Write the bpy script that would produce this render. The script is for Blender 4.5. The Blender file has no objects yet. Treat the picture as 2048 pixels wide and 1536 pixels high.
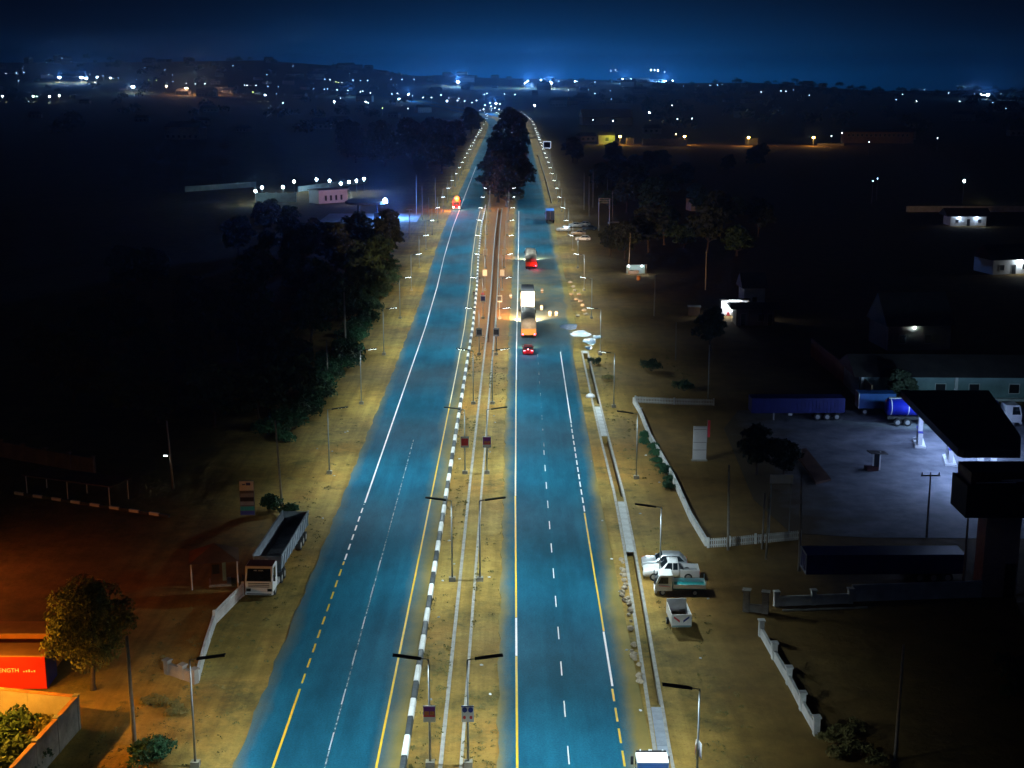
import bpy, bmesh, math, random
import numpy as np
from mathutils import Matrix, Vector

R = math.radians
SC = bpy.context.scene
COL = SC.collection

# ------------------------------------------------------------------ camera
CAM_H, FPX, PITCH = 45.77, 2750.0, R(12.72)
cam_d = bpy.data.cameras.new('camera')
cam_d.sensor_width = 36.0
cam_d.lens = 36.0 * FPX / 2048.0
cam_d.clip_start, cam_d.clip_end = 0.5, 20000.0
cam = bpy.data.objects.new('camera', cam_d)
cam.location = (0, 0, CAM_H)
cam.rotation_euler = (R(90) - PITCH, 0, 0)
COL.objects.link(cam)
SC.camera = cam

# ------------------------------------------------------------------ world: moonless night sky with the town's light dome ahead
W = bpy.data.worlds.new('World')
SC.world = W
W.use_nodes = True
nt = W.node_tree
nt.nodes.clear()
def N(t, **k):
    n = nt.nodes.new(t)
    for a, b in k.items():
        setattr(n, a, b)
    return n
def M2(op, a, b=None, c=None):
    n = N('ShaderNodeMath', operation=op)
    for i, x in enumerate((a, b, c)):
        if x is None: continue
        if isinstance(x, (int, float)): n.inputs[i].default_value = x
        else: nt.links.new(x, n.inputs[i])
    return n.outputs[0]
SUN_EL, SUN_AZ = R(-7.0), R(2.0)
sky = N('ShaderNodeTexSky', sky_type='NISHITA')
sky.sun_disc = False
sky.sun_elevation, sky.sun_rotation = SUN_EL, SUN_AZ
sky.altitude, sky.air_density, sky.dust_density, sky.ozone_density = 100, 1.0, 1.0, 6.0
tc = N('ShaderNodeTexCoord')
sep = N('ShaderNodeSeparateXYZ')
nt.links.new(tc.outputs['Generated'], sep.inputs[0])
x_, y_, z_ = sep.outputs
zc = M2('MAXIMUM', z_, 0.0)
low = M2('POWER', 2.718, M2('MULTIPLY', zc, -52.0))             # glow hugging the horizon
high = M2('POWER', 2.718, M2('MULTIPLY', zc, -15.0))
az = M2('SUBTRACT', x_, 0.035)                                   # the town centre lies a little right of the road
lobe = M2('POWER', 2.718, M2('MULTIPLY', M2('MULTIPLY', az, az), -26.0))
front = M2('MULTIPLY_ADD', y_, 0.5, 0.5)
nz = N('ShaderNodeTexNoise')
nz.inputs['Scale'].default_value = 5.0
nz.inputs['Detail'].default_value = 4.0
nt.links.new(tc.outputs['Generated'], nz.inputs['Vector'])
nf = M2('MULTIPLY_ADD', nz.outputs['Fac'], 0.8, 0.6)
g1 = M2('MULTIPLY', M2('MULTIPLY', low, M2('MULTIPLY_ADD', lobe, 0.93, 0.07)), nf)
g2 = M2('MULTIPLY', M2('MULTIPLY', high, M2('MULTIPLY_ADD', lobe, 0.88, 0.12)), front)
def RGB(c):
    n = N('ShaderNodeRGB'); n.outputs[0].default_value = (*c, 1); return n.outputs[0]
def VM(op, a, b):
    n = N('ShaderNodeVectorMath', operation=op)
    for i, x in enumerate((a, b)):
        if x is not None: nt.links.new(x, n.inputs[i])
    return n
def VS(c, s):
    n = VM('SCALE', RGB(c), None); nt.links.new(s, n.inputs['Scale']); return n.outputs[0]
skt = VM('SCALE', sky.outputs[0], None); skt.inputs['Scale'].default_value = 0.05
tot = VM('ADD', VS((0.0, 0.185, 0.66), g1), VS((0.0018, 0.0095, 0.036), g2)).outputs[0]
tot = VM('ADD', tot, RGB((0.0009, 0.0015, 0.0048))).outputs[0]
tot = VM('ADD', tot, skt.outputs[0]).outputs[0]
bg = N('ShaderNodeBackground')
nt.links.new(tot, bg.inputs[0])
bg.inputs[1].default_value = 0.74
ow = N('ShaderNodeOutputWorld')
nt.links.new(bg.outputs[0], ow.inputs[0])

# weak skylight from above stands in for the moon, kept so low that unlit ground stays near black
sun_d = bpy.data.lights.new('moonlight', 'SUN')
sun_d.energy, sun_d.angle, sun_d.color = 0.006, R(12), (0.55, 0.7, 1.0)
sun = bpy.data.objects.new('moonlight', sun_d)
sun.rotation_euler = (R(38), R(10), 0)
COL.objects.link(sun)

SC.view_settings.view_transform = 'Standard'
SC.view_settings.look = 'None'
SC.view_settings.exposure = 0.0
SC.view_settings.gamma = 1.0
cy = SC.cycles
cy.use_denoising = True
cy.max_bounces, cy.diffuse_bounces, cy.glossy_bounces, cy.transmission_bounces, cy.volume_bounces = 4, 2, 2, 3, 0
cy.sample_clamp_indirect = 8.0
cy.sample_clamp_direct = 0.0
cy.use_light_tree = True
cy.use_adaptive_sampling = True
cy.adaptive_threshold = 0.02
cy.adaptive_min_samples = 16
cy.light_sampling_threshold = 0.004
cy.caustics_reflective = cy.caustics_refractive = False
SC.render.film_transparent = False

rnd = random.Random(7)

# ------------------------------------------------------------------ terrain and pixel -> place
def sstep(t):
    t = min(1.0, max(0.0, t)); return t * t * (3 - 2 * t)
def hill(x, y):
    """low rise far behind the town: higher to the left, flat to the right, falling away behind its crest"""
    if y < 1500: return 0.0
    up = sstep((y - 1500) / 1900)
    left = sstep((-x + 150) / 900)
    right = sstep((x - 250) / 800)
    top = 30 + 46 * left - 26 * right
    top += 5 * math.sin(x * 0.011 + 1.0) + 3 * math.sin(x * 0.031)
    down = sstep((y - 3500) / 900)
    return top * up * (1 - down) - 60 * down
def at(px, py, z=0.0):
    """place hit by the ray of one photo pixel (2048x1536) on the terrain raised by z"""
    a, b = (px - 1024) / FPX, (768 - py) / FPX
    d = Vector((a, math.cos(PITCH) + b * math.sin(PITCH), -math.sin(PITCH) + b * math.cos(PITCH)))
    if d.z < 0:
        t = (z - CAM_H) / d.z
        if d.y * t < 1500:
            return Vector((d.x * t, d.y * t, z))
    y = 1500.0
    while y < 3450:
        t = y / d.y
        if CAM_H + d.z * t <= hill(d.x * t, y) + z: break
        y += 8
    t = y / d.y
    return Vector((d.x * t, y, hill(d.x * t, y) + z))
def interp(tab, y):
    if y <= tab[0][0]: return tab[0][1]
    for (a, b), (c, d) in zip(tab, tab[1:]):
        if y <= c:
            return b + (d - b) * (y - a) / (c - a)
    return tab[-1][1]
# sideways drift of the two carriageways along the road
SH_L = [(0, 0), (250, 0.15), (300, -0.3), (350, -1.2), (420, -1.9), (900, -2.0), (1100, -1.5), (1300, -3), (1450, -10), (1600, -30), (1800, -72), (2050, -140), (2300, -230)]
SH_R = [(0, 0), (150, 0.05), (230, 0.4), (310, 1.0), (457, 1.9), (600, 2.6), (1000, 2.8), (1150, 2.6), (1310, 0), (1450, -7), (1600, -27), (1800, -69), (2050, -137), (2300, -227)]
DRAIN = [(0, 9.4), (85, 10.35), (94, 10.63), (130, 11.65), (146, 11.96), (172, 11.95), (190, 12.02), (226, 12.3), (330, 12.9), (457, 13.8), (600, 14.5), (1000, 14.7), (1310, 12), (1450, 5), (1600, -15), (1800, -57), (2050, -125), (2300, -215)]
shL = lambda y: interp(SH_L, y)
shR = lambda y: interp(SH_R, y)
drx = lambda y: interp(DRAIN, y)

# ------------------------------------------------------------------ mesh builder
class MB:
    def __init__(s): s.v, s.f = [], []
    def add(s, v, f):
        o = len(s.v); s.v += [tuple(p) for p in v]; s.f += [tuple(i + o for i in q) for q in f]; return s
    def hexa(s, p):
        return s.add(p, [(0, 1, 2, 3), (7, 6, 5, 4), (0, 4, 5, 1), (1, 5, 6, 2), (2, 6, 7, 3), (3, 7, 4, 0)])
    def box(s, x0, x1, y0, y1, z0, z1):
        return s.hexa([(x0, y0, z0), (x1, y0, z0), (x1, y1, z0), (x0, y1, z0), (x0, y0, z1), (x1, y0, z1), (x1, y1, z1), (x0, y1, z1)])
    def obox(s, c, d, rz=0.0, tilt=0.0):
        m = Matrix.Rotation(rz, 3, 'Z') @ Matrix.Rotation(tilt, 3, 'Y')
        x, y, z = (q / 2 for q in d)
        return s.hexa([Vector(c) + m @ Vector(p) for p in ((-x, -y, -z), (x, -y, -z), (x, y, -z), (-x, y, -z), (-x, -y, z), (x, -y, z), (x, y, z), (-x, y, z))])
    def cyl(s, p0, p1, r0, r1=None, n=8, cap=True):
        r1 = r0 if r1 is None else r1
        p0, p1 = Vector(p0), Vector(p1)
        d = (p1 - p0).normalized()
        u = d.orthogonal().normalized(); w = d.cross(u)
        v = [p + r * (math.cos(2 * math.pi * i / n) * u + math.sin(2 * math.pi * i / n) * w) for p, r in ((p0, r0), (p1, r1)) for i in range(n)]
        f = [(i, (i + 1) % n, n + (i + 1) % n, n + i) for i in range(n)]
        if cap: f += [tuple(range(n))[::-1], tuple(range(n, 2 * n))]
        return s.add(v, f)
    def tube(s, pts, r, n=6):
        for a, b in zip(pts, pts[1:]): s.cyl(a, b, r, r, n)
        return s
    def prism(s, poly, z0, z1):
        n = len(poly)
        v = [(x, y, z0) for x, y in poly] + [(x, y, z1) for x, y in poly]
        return s.add(v, [tuple(range(n))[::-1], tuple(range(n, 2 * n))] + [(i, (i + 1) % n, n + (i + 1) % n, n + i) for i in range(n)])
    def prof(s, poly, a0, a1, axis='x'):
        """polygon in (other axis, z) pushed along x or y"""
        n = len(poly)
        g = (lambda a, p: (a, p[0], p[1])) if axis == 'x' else (lambda a, p: (p[0], a, p[1]))
        v = [g(a0, p) for p in poly] + [g(a1, p) for p in poly]
        return s.add(v, [tuple(range(n))[::-1], tuple(range(n, 2 * n))] + [(i, (i + 1) % n, n + (i + 1) % n, n + i) for i in range(n)])
    def loft(s, rings, closed=True, cap=True):
        n = len(rings[0]); v = [p for r in rings for p in r]; f = []
        for k in range(len(rings) - 1):
            for i in range(n if closed else n - 1):
                j = (i + 1) % n
                f.append((k * n + i, k * n + j, (k + 1) * n + j, (k + 1) * n + i))
        if cap: f += [tuple(range(n))[::-1], tuple(range((len(rings) - 1) * n, len(rings) * n))]
        return s.add(v, f)
    def quad(s, *p): return s.add(p, [tuple(range(len(p)))])
    def ball(s, c, r, n=8, m=5, sz=1.0):
        c = Vector(c); rings = []
        for k in range(1, m):
            t = math.pi * k / m
            rings.append([(c.x + r * math.sin(t) * math.cos(2 * math.pi * i / n), c.y + r * math.sin(t) * math.sin(2 * math.pi * i / n), c.z + r * sz * math.cos(t)) for i in range(n)])
        return s.loft(rings)
    def mesh(s, name, smooth=False):
        me = bpy.data.meshes.new(name); me.from_pydata(s.v, [], s.f)
        bm = bmesh.new(); bm.from_mesh(me); bmesh.ops.recalc_face_normals(bm, faces=bm.faces); bm.to_mesh(me); bm.free()
        if smooth:
            for p in me.polygons: p.use_smooth = True
        return me
    def build(s, name, mat, parent=None, smooth=False, bevel=0.0):
        me = s.mesh(name, smooth); me.materials.append(mat)
        o = bpy.data.objects.new(name, me); COL.objects.link(o)
        if parent: o.parent = parent
        if bevel:
            b = o.modifiers.new('bevel', 'BEVEL'); b.width = bevel; b.segments = 2; b.limit_method = 'ANGLE'
        return o
def box(*a): return MB().box(*a)
def tag(o, label=None, cat=None, group=None, kind=None):
    for k, v in (('label', label), ('category', cat), ('group', group), ('kind', kind)):
        if v: o[k] = v
    return o
def thing(name, label, cat, loc=(0, 0, 0), rz=0.0, group=None):
    o = bpy.data.objects.new(name, None); COL.objects.link(o)
    o.location = loc; o.rotation_euler = (0, 0, rz)
    return tag(o, label, cat, group)
def obj(name, me, parent=None, loc=(0, 0, 0), rz=0.0, mat=None):
    o = bpy.data.objects.new(name, me); COL.objects.link(o); o.location = loc; o.rotation_euler = (0, 0, rz)
    if parent: o.parent = parent
    if mat and not me.materials: me.materials.append(mat)
    return o
def dup(root, loc, rz=0.0, label=None, group=None, scale=None):
    def cp(o, par):
        c = o.copy(); COL.objects.link(c); c.parent = par
        for ch in o.children: cp(ch, c)
        return c
    r = cp(root, None); r.location = loc; r.rotation_euler = (0, 0, rz)
    if scale: r.scale = scale if not isinstance(scale, (int, float)) else (scale,) * 3
    return tag(r, label, None, group)
def light(name, typ, loc, energy, color, parent=None, rot=(0, 0, 0), **k):
    d = bpy.data.lights.new(name, typ); d.energy, d.color = energy, color
    for a, b in k.items(): setattr(d, a, b)
    o = bpy.data.objects.new(name, d); COL.objects.link(o); o.location = loc; o.rotation_euler = rot
    if parent: o.parent = parent
    return o

# ------------------------------------------------------------------ materials
def mat(name, col, rough=0.7, var=0.25, scale=3.0, metal=0.0, bump=0.0, spec=0.4, col2=None, detail=5.0, coat=0.0):
    m = bpy.data.materials.new(name); m.use_nodes = True
    t = m.node_tree; p = t.nodes['Principled BSDF']
    p.inputs['Roughness'].default_value = rough; p.inputs['Metallic'].default_value = metal
    p.inputs['Specular IOR Level'].default_value = spec; p.inputs['Coat Weight'].default_value = coat
    tcn = t.nodes.new('ShaderNodeTexCoord'); no = t.nodes.new('ShaderNodeTexNoise')
    no.inputs['Scale'].default_value = scale; no.inputs['Detail'].default_value = detail; no.inputs['Roughness'].default_value = 0.65
    t.links.new(tcn.outputs['Object'], no.inputs['Vector'])
    ra = t.nodes.new('ShaderNodeValToRGB')
    c2 = col2 or tuple(c * (1 + var) for c in col)
    c1 = tuple(c * (1 - var) for c in col) if col2 is None else col
    ra.color_ramp.elements[0].position, ra.color_ramp.elements[1].position = 0.33, 0.67
    ra.color_ramp.elements[0].color, ra.color_ramp.elements[1].color = (*c1, 1), (*c2, 1)
    t.links.new(no.outputs['Fac'], ra.inputs[0]); t.links.new(ra.outputs[0], p.inputs['Base Color'])
    if bump:
        b = t.nodes.new('ShaderNodeBump'); b.inputs['Strength'].default_value = bump; b.inputs['Distance'].default_value = 0.05
        t.links.new(no.outputs['Fac'], b.inputs['Height']); t.links.new(b.outputs[0], p.inputs['Normal'])
    return m
def emis(name, col, strength):
    m = bpy.data.materials.new(name); m.use_nodes = True
    p = m.node_tree.nodes['Principled BSDF']
    p.inputs['Base Color'].default_value = (0.03, 0.03, 0.03, 1)
    p.inputs['Emission Color'].default_value = (*col, 1); p.inputs['Emission Strength'].default_value = strength
    m.cycles.emission_sampling = 'NONE'
    return m
MT = {}
def D(name, *a, **k): MT[name] = mat(name, *a, **k)
D('galvanised steel', (0.30, 0.32, 0.33), 0.5, 0.15, 4, metal=0.6)
D('dark panel', (0.010, 0.012, 0.018), 0.55, 0.3, 6, spec=0.2)
D('concrete', (0.34, 0.33, 0.30), 0.9, 0.25, 1.6, bump=0.15)
D('weathered concrete', (0.24, 0.23, 0.20), 0.92, 0.35, 0.9, bump=0.2)
D('kerb white', (0.78, 0.80, 0.80), 0.7, 0.12, 1.3)
D('kerb black', (0.045, 0.055, 0.062), 0.7, 0.35, 1.3)
D('white wall paint', (0.62, 0.64, 0.64), 0.8, 0.22, 0.8)
D('pole concrete', (0.30, 0.28, 0.25), 0.9, 0.2, 2.0)
D('white paint', (0.78, 0.79, 0.80), 0.35, 0.06, 1.2, coat=0.3)
D('silver paint', (0.42, 0.45, 0.48), 0.3, 0.06, 1.2, metal=0.3, coat=0.4)
D('dark car paint', (0.03, 0.035, 0.04), 0.3, 0.1, 1.2, coat=0.4)
D('red car paint', (0.10, 0.012, 0.012), 0.35, 0.1, 1.2, coat=0.4)
D('glass', (0.012, 0.018, 0.022), 0.08, 0.1, 1.0, spec=0.6)
D('tyre', (0.018, 0.018, 0.019), 0.85, 0.3, 6)
D('rim', (0.36, 0.37, 0.38), 0.45, 0.15, 5, metal=0.5)
D('chassis', (0.025, 0.025, 0.027), 0.8, 0.3, 3)
D('tub steel', (0.19, 0.23, 0.26), 0.6, 0.35, 1.1)
D('tub side', (0.26, 0.30, 0.36), 0.6, 0.25, 0.9)
D('blue paint', (0.010, 0.022, 0.42), 0.4, 0.12, 0.8, coat=0.2)
D('dark blue paint', (0.006, 0.012, 0.14), 0.5, 0.2, 0.8)
D('truck blue', (0.02, 0.10, 0.36), 0.45, 0.15, 0.9)
D('red paint', (0.55, 0.018, 0.008), 0.5, 0.15, 0.7)
D('barrel', (0.30, 0.22, 0.15), 0.7, 0.2, 2)
D('orange paint', (0.50, 0.16, 0.02), 0.5, 0.15, 0.7)
D('tarp', (0.26, 0.22, 0.17), 0.85, 0.3, 1.2, bump=0.3)
D('lamp lens off', (0.5, 0.5, 0.5), 0.2, 0.05)
D('roof sheet', (0.055, 0.048, 0.045), 0.7, 0.3, 0.4)
D('rust roof', (0.12, 0.06, 0.035), 0.75, 0.35, 0.5)
D('container top', (0.38, 0.17, 0.06), 0.7, 0.2, 0.6)
D('plaster', (0.30, 0.27, 0.24), 0.9, 0.2, 0.6)
D('teal plaster', (0.20, 0.30, 0.31), 0.9, 0.2, 0.4)
D('brown plaster', (0.22, 0.14, 0.09), 0.9, 0.25, 0.5)
D('dark opening', (0.012, 0.012, 0.014), 0.6, 0.3)
D('bark', (0.07, 0.05, 0.035), 0.95, 0.3, 3, bump=0.3)
D('sign white', (0.70, 0.72, 0.76), 0.5, 0.05, 1)
D('sign purple', (0.20, 0.03, 0.30), 0.5, 0.1, 1)
D('sign red', (0.62, 0.05, 0.07), 0.5, 0.15, 3)
D('sign teal', (0.02, 0.30, 0.30), 0.5, 0.1, 1)
D('sign navy', (0.03, 0.05, 0.28), 0.5, 0.1, 1)
D('sign grey', (0.12, 0.12, 0.15), 0.5, 0.1, 1)
D('skin print', (0.50, 0.16, 0.05), 0.6, 0.25, 6)
D('skin', (0.10, 0.05, 0.03), 0.6, 0.1, 4)
D('cloth dark', (0.02, 0.022, 0.03), 0.9, 0.2, 6)
D('cloth red', (0.45, 0.03, 0.06), 0.9, 0.2, 6)
D('stone', (0.36, 0.30, 0.22), 0.95, 0.3, 1.5, bump=0.3)
D('pale slab', (0.45, 0.47, 0.47), 0.85, 0.2, 1.2)
D('timber', (0.20, 0.13, 0.07), 0.9, 0.3, 3)
D('tower plaster', (0.50, 0.36, 0.33), 0.9, 0.2, 0.5)
D('maroon', (0.05, 0.012, 0.012), 0.5, 0.2, 0.6)
D('wire', (0.02, 0.02, 0.02), 0.8, 0.1)
MT['lens lit'] = emis('lens lit', (0.80, 0.95, 1.0), 34)
MT['far lamp white'] = emis('far lamp white', (0.72, 0.90, 1.0), 170)
MT['dim lamp white'] = emis('dim lamp white', (0.60, 0.82, 1.0), 26)
MT['dim lamp blue'] = emis('dim lamp blue', (0.30, 0.60, 1.0), 26)
MT['dim lamp warm'] = emis('dim lamp warm', (1.0, 0.62, 0.32), 30)
MT['dim lamp green'] = emis('dim lamp green', (0.75, 1.0, 0.30), 14)
MT['far lamp blue'] = emis('far lamp blue', (0.45, 0.72, 1.0), 130)
MT['far lamp warm'] = emis('far lamp warm', (1.0, 0.62, 0.32), 150)
MT['far lamp green'] = emis('far lamp green', (0.75, 1.0, 0.30), 60)
MT['sodium bulb'] = emis('sodium bulb', (1.0, 0.55, 0.12), 60)
MT['tail light lit'] = emis('tail light lit', (1.0, 0.02, 0.05), 40)
MT['pink tail light lit'] = emis('pink tail light lit', (1.0, 0.30, 0.38), 14)
MT['headlight lit'] = emis('headlight lit', (1.0, 0.86, 0.60), 60)
MT['amber beacon lit'] = emis('amber beacon lit', (1.0, 0.24, 0.015), 2.6)
MT['shop tube lit'] = emis('shop tube lit', (0.85, 0.93, 1.0), 25)
MT['canopy lamp lit'] = emis('canopy lamp lit', (0.55, 0.70, 1.0), 15)

MT['sign frame lit'] = emis('sign frame lit', (0.6, 0.75, 1.0), 1.6)
def leaf_mat(name, c1, c2):
    m = mat(name, c1, 0.75, col2=c2, scale=0.9, detail=3)
    return m
MT['leaf'] = leaf_mat('leaf', (0.016, 0.042, 0.018), (0.038, 0.085, 0.034))
MT['dark leaf'] = leaf_mat('dark leaf', (0.016, 0.028, 0.014), (0.036, 0.052, 0.026))
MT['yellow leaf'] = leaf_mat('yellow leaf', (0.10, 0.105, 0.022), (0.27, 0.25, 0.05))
MT['green leaf'] = leaf_mat('green leaf', (0.012, 0.06, 0.025), (0.03, 0.11, 0.045))
MT['grass blade'] = leaf_mat('grass blade', (0.11, 0.11, 0.03), (0.22, 0.18, 0.06))

# ground: earth, sand along the verges, grass patches and tracks, all by place
def ground_mat():
    m = bpy.data.materials.new('earth'); m.use_nodes = True
    t = m.node_tree; p = t.nodes['Principled BSDF']; p.inputs['Roughness'].default_value = 0.95; p.inputs['Specular IOR Level'].default_value = 0.15
    L = t.links.new
    g = t.nodes.new('ShaderNodeTexCoord'); co = g.outputs['Object']
    def noise(s, d=6.0, r=0.6, off=0.0, sq=None):
        n = t.nodes.new('ShaderNodeTexNoise'); n.inputs['Scale'].default_value = s; n.inputs['Detail'].default_value = d; n.inputs['Roughness'].default_value = r
        mp = t.nodes.new('ShaderNodeMapping'); mp.inputs['Location'].default_value = (off, off * 1.7, 0)
        if sq: mp.inputs['Scale'].default_value = sq
        L(co, mp.inputs[0]); L(mp.outputs[0], n.inputs['Vector']); return n.outputs['Fac']
    def ramp(f, *st):
        r = t.nodes.new('ShaderNodeValToRGB'); e = r.color_ramp.elements
        for i, (q, c) in enumerate(st):
            k = e[i] if i < 2 else e.new(q)
            if i < 2: k.position = q
            k.color = (c, c, c, 1) if isinstance(c, (int, float)) else (*c, 1)
        L(f, r.inputs[0]); return r.outputs[0]
    def mix(f, a, b, mode='MIX'):
        n = t.nodes.new('ShaderNodeMix'); n.data_type = 'RGBA'; n.blend_type = mode
        for s, x in ((0, f), (6, a), (7, b)):
            if isinstance(x, tuple): n.inputs[s].default_value = (*x, 1)
            elif isinstance(x, (int, float)): n.inputs[s].default_value = x
            else: L(x, n.inputs[s])
        return n.outputs[2]
    sand = ramp(noise(0.23, 8, 0.62), (0.28, (0.215, 0.142, 0.034)), (0.72, (0.41, 0.262, 0.066)), (0.5, (0.30, 0.200, 0.048)))
    pale = mix(ramp(noise(0.07, 6, 0.6, 31), (0.46, 0.0), (0.66, 0.75)), sand, (0.37, 0.285, 0.085))
    rust = mix(ramp(noise(0.05, 5, 0.6, 57), (0.50, 0.0), (0.66, 0.8)), pale, (0.33, 0.165, 0.035))
    grass = mix(ramp(noise(1.9, 6, 0.7, 3), (0.40, 0.0), (0.68, 1.0)), (0.085, 0.080, 0.026), (0.17, 0.135, 0.045))
    gm = ramp(noise(0.11, 9, 0.72, 91), (0.53, 0.0), (0.64, 0.85))
    base = mix(gm, rust, grass)
    speck = ramp(noise(3.6, 4, 0.8, 12), (0.56, 1.0), (0.70, 0.55))
    base = mix(1.0, base, speck, 'MULTIPLY')
    fine = ramp(noise(0.55, 9, 0.75, 44), (0.25, 0.60), (0.75, 1.32))
    base = mix(1.0, base, fine, 'MULTIPLY')
    track = ramp(noise(0.9, 5, 0.6, 83, (1, 0.035, 1)), (0.34, 0.70), (0.62, 1.20))
    base = mix(0.8, base, mix(1.0, base, track, 'MULTIPLY'))
    big = ramp(noise(0.035, 5, 0.6, 19), (0.30, 0.72), (0.70, 1.22))
    base = mix(1.0, base, big, 'MULTIPLY')
    # away from the road the earth is darker, overgrown
    sx = t.nodes.new('ShaderNodeSeparateXYZ'); L(co, sx.inputs[0])
    def mth(op, a, b=None):
        n = t.nodes.new('ShaderNodeMath'); n.operation = op
        for i, x in enumerate((a, b)):
            if x is None: continue
            if isinstance(x, (int, float)): n.inputs[i].default_value = x
            else: L(x, n.inputs[i])
        return n.outputs[0]
    w = mth('MULTIPLY', mth('SUBTRACT', noise(0.09, 7, 0.65, 7), 0.5), 26.0)
    left = mth('SUBTRACT', mth('MULTIPLY', mth('ADD', sx.outputs[0], w), -1.0), 26.0)
    right = mth('SUBTRACT', mth('ADD', sx.outputs[0], w), 21.0)
    far = ramp(mth('MULTIPLY', mth('MAXIMUM', left, right), 0.07), (0.0, 0.0), (1.0, 1.0))
    wild = mix(ramp(noise(0.35, 7, 0.7, 71), (0.35, 0.0), (0.7, 1.0)), (0.035, 0.040, 0.016), (0.13, 0.085, 0.035))
    base = mix(mth('MULTIPLY', far, 0.8), base, wild)
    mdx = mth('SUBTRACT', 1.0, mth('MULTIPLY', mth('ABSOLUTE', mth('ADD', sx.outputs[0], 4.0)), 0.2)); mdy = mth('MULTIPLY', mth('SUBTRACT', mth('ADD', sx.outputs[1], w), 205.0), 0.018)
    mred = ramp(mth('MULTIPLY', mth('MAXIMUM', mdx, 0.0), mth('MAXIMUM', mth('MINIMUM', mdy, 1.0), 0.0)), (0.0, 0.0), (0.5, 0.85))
    base = mix(mred, base, (0.30, 0.115, 0.035))  # far median reddened: red soil and the lorries' warm light put into the colour
    red = ramp(mth('MULTIPLY', mth('SUBTRACT', mth('ADD', sx.outputs[0], mth('MULTIPLY', w, 0.25)), 12.0), 0.16), (0.0, 0.0), (1.0, 0.72))
    base = mix(red, base, mix(ramp(noise(0.3, 7, 0.7, 23), (0.3, 0.0), (0.7, 1.0)), (0.115, 0.070, 0.022), (0.25, 0.145, 0.045)))
    L(base, p.inputs['Base Color'])
    b = t.nodes.new('ShaderNodeBump'); b.inputs['Strength'].default_value = 0.7; b.inputs['Distance'].default_value = 0.25
    L(noise(0.8, 8, 0.7, 5), b.inputs['Height']); L(b.outputs[0], p.inputs['Normal'])
    return m
MT['earth'] = ground_mat()

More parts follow.
